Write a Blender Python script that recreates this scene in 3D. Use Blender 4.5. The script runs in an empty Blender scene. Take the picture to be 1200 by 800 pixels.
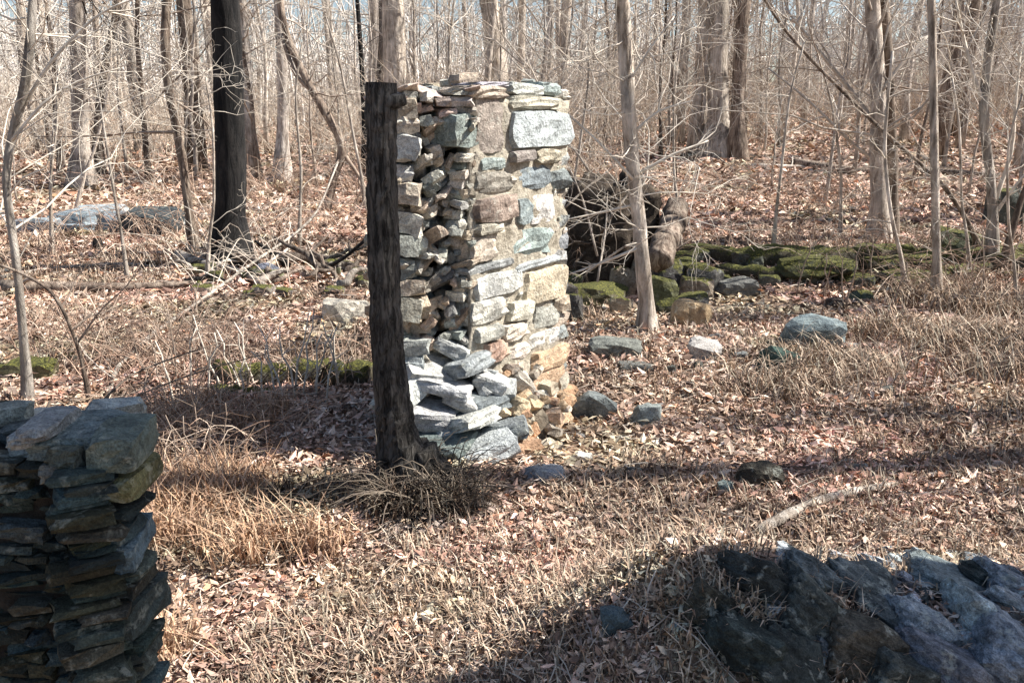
import bpy, math, random
import numpy as np
from mathutils import Vector, Matrix

R = math.radians
sc = bpy.context.scene

# ------------------------------------------------------------------ camera, sky, sun, exposure
PITCH = R(14.0); F = 1039.0; CAMZ = 1.8
cam_d = bpy.data.cameras.new('camera'); cam = bpy.data.objects.new('camera', cam_d)
sc.collection.objects.link(cam); sc.camera = cam
cam.location = (0, 0, CAMZ); cam.rotation_euler = (math.pi/2 - PITCH, 0, 0)
cam_d.sensor_width = 36; cam_d.lens = 36*F/1200; cam_d.clip_start = .05; cam_d.clip_end = 2000

SUN_TO = Vector((1, .12, 0)).normalized()           # horizontal direction towards the sun
SUN_EL = R(46)
world = bpy.data.worlds.new('World'); sc.world = world; world.use_nodes = True
wn = world.node_tree.nodes; wl = world.node_tree.links
sky = wn.new('ShaderNodeTexSky'); sky.sky_type = 'NISHITA'; sky.sun_disc = False
sky.sun_elevation = SUN_EL; sky.sun_rotation = math.atan2(SUN_TO.x, SUN_TO.y)
sky.air_density = 1.0; sky.dust_density = 1.6; sky.ozone_density = 1.2
wn['Background'].inputs['Strength'].default_value = .07
wl.new(sky.outputs[0], wn['Background'].inputs[0])
sun_d = bpy.data.lights.new('sun', 'SUN'); sun = bpy.data.objects.new('sun', sun_d)
sc.collection.objects.link(sun)
sun_d.energy = 5.0; sun_d.angle = R(.5); sun_d.color = (1, .95, .87)
to = Vector((SUN_TO.x*math.cos(SUN_EL), SUN_TO.y*math.cos(SUN_EL), math.sin(SUN_EL)))
sun.rotation_euler = to.to_track_quat('Z', 'Y').to_euler(); sun.location = to*60
sc.view_settings.view_transform = 'Standard'; sc.view_settings.look = 'None'
sc.view_settings.exposure = 1.22; sc.view_settings.gamma = 1
sc.render.engine = 'CYCLES'
sc.cycles.max_bounces = 5; sc.cycles.diffuse_bounces = 3; sc.cycles.use_denoising = True

rng = np.random.default_rng(7)
random.seed(7)
C = sc.collection.objects

# ------------------------------------------------------------------ noise and ground height
_perm = np.random.default_rng(3).random((256, 256))
def vnoise(x, y):
    x = np.asarray(x, float); y = np.asarray(y, float)
    xi = np.floor(x).astype(int); yi = np.floor(y).astype(int)
    fx = x - xi; fy = y - yi
    fx = fx*fx*(3-2*fx); fy = fy*fy*(3-2*fy)
    g = lambda a, b: _perm[a & 255, b & 255]
    return (g(xi, yi)*(1-fx) + g(xi+1, yi)*fx)*(1-fy) + (g(xi, yi+1)*(1-fx) + g(xi+1, yi+1)*fx)*fy
def fbm(x, y, o=4):
    s = 0; a = 1; t = 0
    for i in range(o):
        s = s + a*vnoise(x*2**i + 17*i, y*2**i + 31*i); t += a; a *= .5
    return s/t
def smooth(a, b, x):
    t = np.clip((np.asarray(x, float)-a)/(b-a), 0, 1); return t*t*(3-2*t)
def gh(x, y):
    x = np.asarray(x, float); y = np.asarray(y, float)
    side = smooth(-6, 6, x)
    z = (.03 + .03*side)*np.maximum(y-9, 0)*1.0
    z = np.where(y > 32, (.03+.03*side)*23 + .045*(y-32), z)
    z = z + .10*(fbm(x*.6, y*.6, 3)-.5)*smooth(1, 3, y) + .05*(fbm(x*2.3+9, y*2.3, 3)-.5)
    z = z + .6*(fbm(x*.09+5, y*.09, 3)-.5)*smooth(9, 22, y)
    # earth mound under the rock outcrop on the right
    z = z + (.34*smooth(-.35, .7, x)*np.exp(-((y-2.58)/.46)**2) + .13*np.exp(-(((x-.66)/.3)**2 + ((y-2.72)/.3)**2)))*(.85+.3*fbm(x*3, y*3, 3))
    # low bank of stones and moss on the right
    z = z + .22*np.exp(-((y-(9.6+.15*x))/.8)**2)*smooth(1.2, 3, x)
    z = z + .05*np.exp(-(((x+.45)/.6)**2 + ((y-4.35)/.35)**2))      # debris round the snag
    return z
def ghs(x, y): return float(gh(x, y))

# ------------------------------------------------------------------ photograph rays -> places on the ground
cp, sp = math.cos(PITCH), math.sin(PITCH)
def ray(px, py):
    a = (px-600)/F; b = (400-py)/F
    return np.array([a, cp + b*sp, -sp + b*cp])
def P(px, py, Y):
    d = ray(px, py); t = Y/d[1]
    return np.array([d[0]*t, Y, CAMZ + d[2]*t])
_ts = np.geomspace(1, 90, 900)
def G(px, py):
    d = ray(px, py); t = _ts; q = d[None]*t[:, None]; q[:, 2] += CAMZ
    k = int(np.argmax(q[:, 2] < gh(q[:, 0], q[:, 1]))); p = q[k]
    return np.array([p[0], p[1], ghs(p[0], p[1])])
def pxsize(p):                      # metres covered by one photograph pixel at p
    return (p[1]*cp + (CAMZ-p[2])*sp)/F

# ------------------------------------------------------------------ mesh helpers
class Buf:
    def __init__(s): s.v = []; s.q = []; s.t = []; s.c = []; s.n = 0
    def add(s, V, Q=None, T=None, col=(1, 1, 1)):
        V = np.asarray(V, float).reshape(-1, 3)
        if Q is not None: s.q.append(np.asarray(Q, int).reshape(-1, 4)+s.n)
        if T is not None: s.t.append(np.asarray(T, int).reshape(-1, 3)+s.n)
        c = np.asarray(col, float)
        if c.ndim == 1: c = np.broadcast_to(c, (len(V), 3))
        s.v.append(V); s.c.append(c); s.n += len(V)
    def mesh(s, name, mat, smooth_=True, off=None):
        V = np.concatenate(s.v); Cc = np.concatenate(s.c)
        if off is not None: V = V - np.asarray(off)
        q = np.concatenate(s.q) if s.q else np.zeros((0, 4), int)
        t = np.concatenate(s.t) if s.t else np.zeros((0, 3), int)
        me = bpy.data.meshes.new(name)
        me.vertices.add(len(V)); me.vertices.foreach_set('co', V.astype(np.float32).ravel())
        loops = np.concatenate([q.ravel(), t.ravel()])
        me.loops.add(len(loops)); me.loops.foreach_set('vertex_index', loops.astype(np.int32))
        n = len(q)+len(t); me.polygons.add(n)
        st = np.concatenate([np.arange(len(q))*4, len(q)*4+np.arange(len(t))*3])
        me.polygons.foreach_set('loop_start', st.astype(np.int32))
        me.update(calc_edges=True)
        me.polygons.foreach_set('use_smooth', np.full(n, smooth_))
        ca = me.color_attributes.new('col', 'FLOAT_COLOR', 'POINT')
        ca.data.foreach_set('color', np.concatenate([Cc, np.ones((len(Cc), 1))], 1).astype(np.float32).ravel())
        if mat: me.materials.append(mat)
        return me
def link(name, data, parent=None, loc=(0, 0, 0)):
    o = bpy.data.objects.new(name, data); C.link(o)
    if parent: o.parent = parent
    o.location = loc
    return o
def tag(o, label=None, cat=None, group=None, kind=None):
    if label: o['label'] = label
    if cat: o['category'] = cat
    if group: o['group'] = group
    if kind: o['kind'] = kind
    return o
def copy_tree(o, parent=None):
    c = o.copy(); C.link(c)
    if parent: c.parent = parent
    for ch in list(o.children): copy_tree(ch, c)
    return c

def tube(B, pts, rad, sides=6, col=(1, 1, 1), cap=True, wob=0., rg=None):
    pts = np.asarray(pts, float); rad = np.asarray(rad, float); k = len(pts)
    T = np.gradient(pts, axis=0); T /= np.linalg.norm(T, axis=1)[:, None]+1e-9
    ref = np.array([0., 1, 0]) if abs(T[:, 1]).mean() < .8 else np.array([1., 0, 0])
    U = np.cross(T, ref); U /= np.linalg.norm(U, axis=1)[:, None]+1e-9
    W = np.cross(T, U)
    a = np.arange(sides)*2*math.pi/sides
    rr = rad[:, None]*np.ones(sides)
    if wob: rr = rr*(1+wob*(rg.random((k, sides))-.5)*2)
    V = pts[:, None]+rr[..., None]*(np.cos(a)[None, :, None]*U[:, None]+np.sin(a)[None, :, None]*W[:, None])
    i = np.arange(k-1)[:, None]*sides; j = np.arange(sides)[None]; j2 = (j+1) % sides
    Q = np.stack([i+j, i+j2, i+sides+j2, i+sides+j], -1).reshape(-1, 4)
    V = V.reshape(-1, 3); Tt = None
    if cap:
        V = np.concatenate([V, pts[:1], pts[-1:]]); n = k*sides
        jj = np.arange(sides); j3 = (jj+1) % sides
        Tt = np.concatenate([np.stack([np.full(sides, n), j3, jj], -1),
                             np.stack([np.full(sides, n+1), (k-1)*sides+jj, (k-1)*sides+j3], -1)])
    B.add(V, Q, Tt, col)
def tubes_batch(B, PT, RD, sides, cols):
    """PT [N,k,3], RD [N,k], cols [N,3]: many thin stems at once"""
    N, k, _ = PT.shape
    T = np.gradient(PT, axis=1); T /= np.linalg.norm(T, axis=2)[..., None]+1e-9
    ref = np.array([.31, .87, .1]); U = np.cross(T, ref); U /= np.linalg.norm(U, axis=2)[..., None]+1e-9
    W = np.cross(T, U); a = np.arange(sides)*2*math.pi/sides
    V = PT[:, :, None]+RD[:, :, None, None]*(np.cos(a)[:, None]*U[:, :, None]+np.sin(a)[:, None]*W[:, :, None])
    b = (np.arange(N)*k*sides)[:, None, None]; i = (np.arange(k-1)*sides)[None, :, None]
    j = np.arange(sides)[None, None]; j2 = (j+1) % sides
    Q = np.stack([b+i+j, b+i+j2, b+i+sides+j2, b+i+sides+j], -1).reshape(-1, 4)
    B.add(V.reshape(-1, 3), Q, None, np.repeat(cols, k*sides, 0))

def ico(sub):
    import bmesh
    bm = bmesh.new(); bmesh.ops.create_icosphere(bm, subdivisions=sub, radius=1)
    V = np.array([v.co[:] for v in bm.verts]); T = np.array([[v.index for v in f.verts] for f in bm.faces])
    bm.free(); return V, T
ICO = {k: ico(k) for k in (2, 3, 4)}
def facet_rock(seed, dims, sub=3, planes=14, rough=.03, flat=.0, ins=.72):
    """A broken rock: a ball cut by random planes, then roughened."""
    rg = np.random.default_rng(seed); V, T = ICO[sub]
    N = rg.normal(size=(planes, 3)); N /= np.linalg.norm(N, axis=1)[:, None]
    d = rg.uniform(ins, 1, planes)
    ax = np.array([[1, 0, 0], [-1, 0, 0], [0, 1, 0], [0, -1, 0], [0, 0, 1], [0, 0, -1]], float)
    N = np.concatenate([N, ax+rg.normal(size=(6, 3))*.15]); d = np.concatenate([d, rg.uniform(.62, .85, 6)])
    dots = V @ N.T
    r = np.where(dots > 1e-3, d[None]/np.maximum(dots, 1e-3), 9).min(1)
    r = np.minimum(r, 1.15)
    X = V*r[:, None]
    X = X*(1+rough*(vnoise(X[:, 0]*5+seed, X[:, 1]*5+X[:, 2]*7)[:, None]-.5)*2)
    X = X*(1+rough*.6*(vnoise(X[:, 0]*13+seed, X[:, 2]*13+X[:, 1]*9)[:, None]-.5)*2)
    return X*np.asarray(dims), T

# ------------------------------------------------------------------ materials
def newmat(name, rough=.85):
    m = bpy.data.materials.new(name); m.use_nodes = True
    b = m.node_tree.nodes['Principled BSDF']; b.inputs['Roughness'].default_value = rough
    b.inputs['Specular IOR Level'].default_value = .25
    return m, m.node_tree.nodes, m.node_tree.links, b
def nd(ns, t, **kw):
    n = ns.new(t)
    for k, v in kw.items():
        if k in n.inputs.keys(): n.inputs[k].default_value = v
        else: setattr(n, k, v)
    return n
def mixc(ns, ls, fac, a, b, mode='MIX'):
    n = ns.new('ShaderNodeMix'); n.data_type = 'RGBA'; n.blend_type = mode
    for sock, v in ((n.inputs[0], fac), (n.inputs[6], a), (n.inputs[7], b)):
        if hasattr(v, 'is_linked') or hasattr(v, 'links'): ls.new(v, sock)
        elif isinstance(v, (int, float)): sock.default_value = v
        else: sock.default_value = (*v, 1)
    return n.outputs[2]
def ramp(ns, ls, src, stops):
    n = ns.new('ShaderNodeValToRGB'); e = n.color_ramp.elements
    while len(e) < len(stops): e.new(.5)
    for k, (p, c) in enumerate(stops):
        e[k].position = p; e[k].color = (*(c if hasattr(c, '__len__') else (c, c, c)), 1)
    ls.new(src, n.inputs[0]); return n.outputs[0]
def noise(ns, ls, vec, scale, detail=5, rough=.6, dist=0):
    n = nd(ns, 'ShaderNodeTexNoise', Scale=scale, Detail=detail, Roughness=rough, Distortion=dist)
    if vec is not None: ls.new(vec, n.inputs['Vector'])
    return n.outputs[0]
def bump(ns, ls, bsdf, h, strength, dist):
    n = nd(ns, 'ShaderNodeBump', Strength=strength, Distance=dist); ls.new(h, n.inputs['Height'])
    ls.new(n.outputs[0], bsdf.inputs['Normal'])
def position(ns): return ns.new('ShaderNodeNewGeometry').outputs['Position']

def mat_stone(name='fieldstone', moss=0., lichen=.35, contrast=1., lam=False):
    m, ns, ls, b = newmat(name, .88)
    pos = position(ns); oi = ns.new('ShaderNodeObjectInfo')
    n1 = noise(ns, ls, pos, 9, 6, .65); n2 = noise(ns, ls, pos, 55, 4, .7); n3 = noise(ns, ls, pos, 17, 3, .55, .6)
    v = ramp(ns, ls, n1, [(.3, 1-.55*contrast), (.55, 1.0), (.75, 1+.35*contrast)])
    col = mixc(ns, ls, 1., oi.outputs['Color'], v, 'MULTIPLY')
    v2 = ramp(ns, ls, n2, [(.32, .55), (.5, 1.0), (.7, 1.25)])
    col = mixc(ns, ls, .8, col, v2, 'MULTIPLY')
    n4 = noise(ns, ls, pos, 190, 3, .7); v4 = ramp(ns, ls, n4, [(.36, .5), (.5, 1.0), (.64, 1.4)]); col = mixc(ns, ls, .75, col, v4, 'MULTIPLY')
    hl = None
    if lam:
        tc = ns.new('ShaderNodeTexCoord'); mp = nd(ns, 'ShaderNodeMapping'); mp.inputs['Scale'].default_value = (1.5, 2.2, 3.2)
        ls.new(tc.outputs['Object'], mp.inputs[0]); hl = noise(ns, ls, mp.outputs[0], 1.6, 6, .7, .3)
        vl = ramp(ns, ls, hl, [(.38, .55), (.5, 1.0), (.62, 1.45)]); col = mixc(ns, ls, .8, col, vl, 'MULTIPLY')
    li = ramp(ns, ls, n3, [(.56, 0), (.64, lichen)])
    lf = ramp(ns, ls, n2, [(.42, 0), (.56, 1)]); lm = nd(ns, 'ShaderNodeMath', operation='MULTIPLY'); ls.new(li, lm.inputs[0]); ls.new(lf, lm.inputs[1])
    col = mixc(ns, ls, lm.outputs[0], col, (.50, .53, .47))
    if moss:
        geo = ns.new('ShaderNodeNewGeometry'); sx = ns.new('ShaderNodeSeparateXYZ'); ls.new(geo.outputs['Normal'], sx.inputs[0])
        ma = nd(ns, 'ShaderNodeMath', operation='MULTIPLY_ADD'); ls.new(sx.outputs['Z'], ma.inputs[0]); ma.inputs[1].default_value = .55
        nm = noise(ns, ls, pos, 7, 4, .6); ls.new(nm, ma.inputs[2])
        f = ramp(ns, ls, ma.outputs[0], [(.95-moss*.5, 0), (1.08-moss*.5, 1)])
        mc = ramp(ns, ls, n2, [(.32, (.018, .019, .009)), (.50, (.06, .062, .018)), (.62, (.16, .155, .035)), (.75, (.26, .24, .06))])
        col = mixc(ns, ls, f, col, mc)
    ls.new(col, b.inputs['Base Color'])
    hh = nd(ns, 'ShaderNodeMath', operation='MULTIPLY_ADD'); ls.new(n2, hh.inputs[0]); hh.inputs[1].default_value = .35; ls.new(n1, hh.inputs[2])
    if hl is not None:
        h2 = nd(ns, 'ShaderNodeMath', operation='MULTIPLY_ADD'); ls.new(hl, h2.inputs[0]); h2.inputs[1].default_value = .8; ls.new(hh.outputs[0], h2.inputs[2]); hh = h2
    bump(ns, ls, b, hh.outputs[0], 1., .035)
    return m
def mat_bark(name, dark, mid, pale, scale=14, vary=.32, moss=False):
    m, ns, ls, b = newmat(name, .92)
    tc = ns.new('ShaderNodeTexCoord'); mp = nd(ns, 'ShaderNodeMapping'); mp.inputs['Scale'].default_value = (1, 1, .16)
    ls.new(tc.outputs['Object'], mp.inputs[0])
    n1 = noise(ns, ls, mp.outputs[0], scale, 8, .72, .6); n2 = noise(ns, ls, tc.outputs['Object'], 2.1, 5, .65)
    col = ramp(ns, ls, n1, [(.36, dark), (.46, mid), (.58, pale)])
    v = ramp(ns, ls, n2, [(.36, .5), (.62, 1.3)])
    col = mixc(ns, ls, .9, col, v, 'MULTIPLY')
    oi = ns.new('ShaderNodeObjectInfo')
    rv = ramp(ns, ls, oi.outputs['Random'], [(0, (1-vary, 1-vary, 1-vary)), (.5, (1, .96, .92)), (1, (1+vary*.5, 1+vary*.45, 1+vary*.42))])
    col = mixc(ns, ls, 1., col, rv, 'MULTIPLY')
    ls.new(col, b.inputs['Base Color']); bump(ns, ls, b, n1, 1., .06)
    return m
def mat_attr(name, rough=.8, trans=0., var=.35, scale=30):
    m, ns, ls, b = newmat(name, rough)
    at = ns.new('ShaderNodeVertexColor'); at.layer_name = 'col'
    n = noise(ns, ls, position(ns), scale, 4, .6)
    v = ramp(ns, ls, n, [(.3, 1-var), (.7, 1+var)])
    col = mixc(ns, ls, 1., at.outputs[0], v, 'MULTIPLY'); ls.new(col, b.inputs['Base Color'])
    return m
def mat_ground():
    m, ns, ls, b = newmat('forest_floor', .95)
    pos = position(ns)
    vo = nd(ns, 'ShaderNodeTexVoronoi', Scale=22.); ls.new(pos, vo.inputs['Vector'])
    wn_ = ns.new('ShaderNodeTexWhiteNoise'); ls.new(vo.outputs['Position'], wn_.inputs[0])
    leaf = ramp(ns, ls, wn_.outputs[0], [(0, (.12, .075, .05)), (.3, (.24, .16, .11)), (.6, (.34, .235, .165)), (.85, (.42, .31, .23)), (1, (.20, .10, .06))])
    n1 = noise(ns, ls, pos, .55, 5, .6); n2 = noise(ns, ls, pos, 6, 5, .65)
    v = ramp(ns, ls, n1, [(.3, .6), (.7, 1.25)]); col = mixc(ns, ls, .8, leaf, v, 'MULTIPLY')
    v = ramp(ns, ls, n2, [(.3, .5), (.65, 1.2)]); col = mixc(ns, ls, .8, col, v, 'MULTIPLY')
    ls.new(col, b.inputs['Base Color'])
    h = nd(ns, 'ShaderNodeMath', operation='MULTIPLY_ADD'); ls.new(vo.outputs['Distance'], h.inputs[0]); h.inputs[1].default_value = .5; ls.new(n2, h.inputs[2])
    bump(ns, ls, b, h.outputs[0], .9, .05)
    return m
def mat_mortar(name='lime_mortar', c0=(.19, .165, .125), c1=(.43, .385, .31), c2=(.60, .56, .47)):
    m, ns, ls, b = newmat(name, .95)
    pos = position(ns); n1 = noise(ns, ls, pos, 14, 6, .7); n2 = noise(ns, ls, pos, 70, 4, .7)
    col = ramp(ns, ls, n1, [(.3, c0), (.5, c1), (.7, c2)])
    v = ramp(ns, ls, n2, [(.3, .6), (.7, 1.2)]); col = mixc(ns, ls, .8, col, v, 'MULTIPLY')
    ls.new(col, b.inputs['Base Color']); bump(ns, ls, b, n1, 1., .04)
    return m
M = dict(
    stone=mat_stone(), stone_dark=mat_stone('wall_schist', 0, .25, 1.2), schist=mat_stone('layered_schist', 0, .6, 1.2, True), moss=mat_stone('mossy_stone', .5, .15),
    moss_some=mat_stone('part_mossy_stone', .35, .3),
    bark=mat_bark('grey_bark', (.15, .125, .105), (.36, .315, .275), (.56, .51, .46)),
    pale=mat_bark('pale_bark', (.20, .165, .13), (.46, .40, .34), (.68, .62, .55)),
    dark=mat_bark('dark_bark', (.005, .005, .006), (.013, .013, .014), (.034, .032, .031), 12, .2),
    snag=mat_bark('weathered_dead_wood', (.009, .0085, .008), (.05, .047, .043), (.17, .16, .148), 46, .1),
    brown=mat_bark('brown_bark', (.06, .045, .035), (.17, .13, .105), (.34, .285, .235), 16, .35),
    twig=mat_attr('twigs', .9, 0, .3, 9), leaf=mat_attr('dry_leaves', .75, 0, .25, 60), grass=mat_attr('straw', .8, 0, .3, 40),
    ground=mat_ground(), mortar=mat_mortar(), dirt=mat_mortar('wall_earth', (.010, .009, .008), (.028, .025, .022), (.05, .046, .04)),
    soil=mat_mortar('root_soil', (.018, .014, .011), (.055, .042, .032), (.12, .095, .07)),
    core=mat_mortar('broken_wall_core', (.10, .08, .06), (.24, .20, .15), (.42, .37, .29)),
)

# ------------------------------------------------------------------ ground sheet
def make_ground():
    nx, ny = 420, 420
    u = np.linspace(-1, 1, nx); v = np.linspace(0, 1, ny)
    X1 = np.sign(u)*(np.abs(u)*6 + 290*np.abs(u)**4.5)
    Y1 = -6 + v*22 + 330*v**5
    X, Y = np.meshgrid(X1, Y1); Z = gh(X, Y)
    near = np.exp(-((Y-5)/9)**2)
    Z = Z + .035*(fbm(X*7, Y*7, 3)-.5)*near
    V = np.stack([X, Y, Z], -1).reshape(-1, 3)
    i = np.arange(ny-1)[:, None]*nx; j = np.arange(nx-1)[None]
    Q = np.stack([i+j, i+j+1, i+nx+j+1, i+nx+j], -1).reshape(-1, 4)
    B = Buf(); B.add(V, Q)
    tag(link('ground', B.mesh('ground', M['ground'])), kind='structure')
make_ground()

# ------------------------------------------------------------------ masonry stones
def block_variants(n, mat, div=2, rnd=.22, seed=1, jit=.10):
    """Rough squared stones in [-1,1]: a divided cube with broken corners."""
    out = []; rg = np.random.default_rng(seed)
    g = np.linspace(-1, 1, div+1); key = {}; V = []; Q = []
    def vid(p):
        k = tuple(np.round(p, 4))
        if k not in key: key[k] = len(V); V.append(p)
        return key[k]
    for ax in range(3):
        for s in (-1, 1):
            o = [a for a in range(3) if a != ax]
            for i in range(div):
                for j in range(div):
                    f = []
                    for (a, b) in ((i, j), (i+1, j), (i+1, j+1), (i, j+1)):
                        p = np.zeros(3); p[ax] = s; p[o[0]] = g[a]; p[o[1]] = g[b]; f.append(vid(p))
                    flip = (s > 0) != (ax == 1)
                    Q.append(f if flip else f[::-1])
    V = np.array(V); Q = np.array(Q)
    for k in range(n):
        e = (np.abs(V) > .99).sum(1)
        X = V*(1-np.where(e == 3, rnd, np.where(e == 2, rnd*.5, 0))[:, None]*rg.uniform(.35, 1.5, (len(V), 1)))
        X = X + rg.normal(size=V.shape)*jit*np.where(e == 1, .8, 1)[:, None]
        B = Buf(); B.add(X, Q); out.append(B.mesh('stone', mat, False))
    return out
BLK = block_variants(26, M['stone'], 2, .16, 1, .12)
BLKB = block_variants(14, M['stone'], 4, .12, 2, .045)
BLKD = block_variants(26, M['stone_dark'], 2, .14, 3, .12)
BLKDB = block_variants(10, M['stone_dark'], 4, .12, 4, .045)
def put_stone(parent, base, c, t, n, w, h, d, col, rg, meshes, tilt=.06, name='stone'):
    col = np.asarray(col); col = col.mean()+(col-col.mean())*(.85 if col.mean() > .15 else 1.1)
    o = link(name, meshes[int(rg.integers(len(meshes)))], parent)
    t = Vector(t).normalized(); up = Vector((0, 0, 1)); nn = Vector(n).normalized()
    m = Matrix((t, -nn, up)).transposed()
    e = Matrix.Rotation(rg.normal()*tilt, 3, 'X') @ Matrix.Rotation(rg.normal()*tilt, 3, 'Y') @ Matrix.Rotation(rg.normal()*tilt*1.6, 3, 'Z')
    o.rotation_euler = (m @ e).to_euler()
    o.location = Vector(c)-Vector(base); o.scale = (w/2, d/2, h/2)
    o.color = (*col, 1)
    return o
def jitc(c, rg, s=.16):
    return np.clip(np.asarray(c)*(1+rg.normal()*s)*(1+rg.normal(size=3)*.02), .01, .85)

CREAM = [(.48, .43, .35), (.54, .50, .42), (.42, .40, .34), (.45, .38, .30), (.36, .36, .32), (.47, .38, .28), (.29, .31, .29)]
BLUEW = [(.35, .37, .375), (.43, .44, .43), (.28, .30, .31), (.52, .52, .49), (.20, .22, .23)]

def face_fill(parent, base, p0, p1, n, ztop, zbot, rows, widths, depth, pal, rg, meshes, blocked=(), prot=(0, .02), skip=0., tilt=.08, name='stone', pack=1.):
    p0 = np.array([*p0, 0.]); p1 = np.array([*p1, 0.]); L = np.linalg.norm(p1-p0); t = (p1-p0)/L
    nv = np.array([*n, 0.]); z = zbot
    while z < ztop-.02:
        hrow = min(rg.uniform(*rows), ztop-z); u = -rg.uniform(0, .06)
        while u < L-.015:
            w = rg.uniform(*widths); w = min(w, L-u+.03)
            uc = u+w/2; zc = z+hrow/2+rg.normal()*.006
            u += w+.001
            hit = any(a-.01 < uc < b+.01 and c-.012 < zc < d+.012 for a, b, c, d in blocked)
            if hit or rg.random() < skip: continue
            pr = rg.uniform(*prot)
            dd = depth*rg.uniform(.8, 1.2)
            c = p0+t*uc+nv*(pr-dd/2)+np.array([0, 0, zc])
            put_stone(parent, base, c, t, nv, w*rg.uniform(.9, 1.06), hrow*rg.uniform(.82, 1.1), dd, jitc(pal[int(rg.integers(len(pal)))], rg), rg, meshes, tilt, name)
        z += hrow*pack
def prism_core(poly, z0, z1, seed, amp=.03, seg=.07, top_fall=None):
    """rough filling of a wall: a closed ring of points lifted in layers"""
    pts = []
    poly = [np.array(p, float) for p in poly]
    for a, b in zip(poly, poly[1:]+poly[:1]):
        k = max(1, int(np.linalg.norm(b-a)/seg))
        for i in range(k): pts.append(a+(b-a)*i/k)
    pts = np.array(pts); cen = pts.mean(0); n = len(pts); m = max(2, int((z1-z0)/seg))
    V = []; rg = np.random.default_rng(seed)
    for j in range(m+1):
        z = z0+(z1-z0)*j/m
        s = 1+amp*4*(fbm(pts[:, 0]*9+seed, pts[:, 1]*9+z*9, 3)-.5)
        q = cen+(pts-cen)*s[:, None]
        V.append(np.concatenate([q, np.full((n, 1), z)+rg.normal(size=(n, 1))*.008], 1))
    V.append(np.array([[*cen, z1+.02]])); V = np.concatenate(V)
    i = np.arange(m)[:, None]*n; j = np.arange(n)[None]; j2 = (j+1) % n
    Q = np.stack([i+j, i+j2, i+n+j2, i+n+j], -1).reshape(-1, 4)
    jj = np.arange(n); T = np.stack([m*n+jj, m*n+(jj+1) % n, np.full(n, (m+1)*n)], -1)
    return V, Q, T

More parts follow.
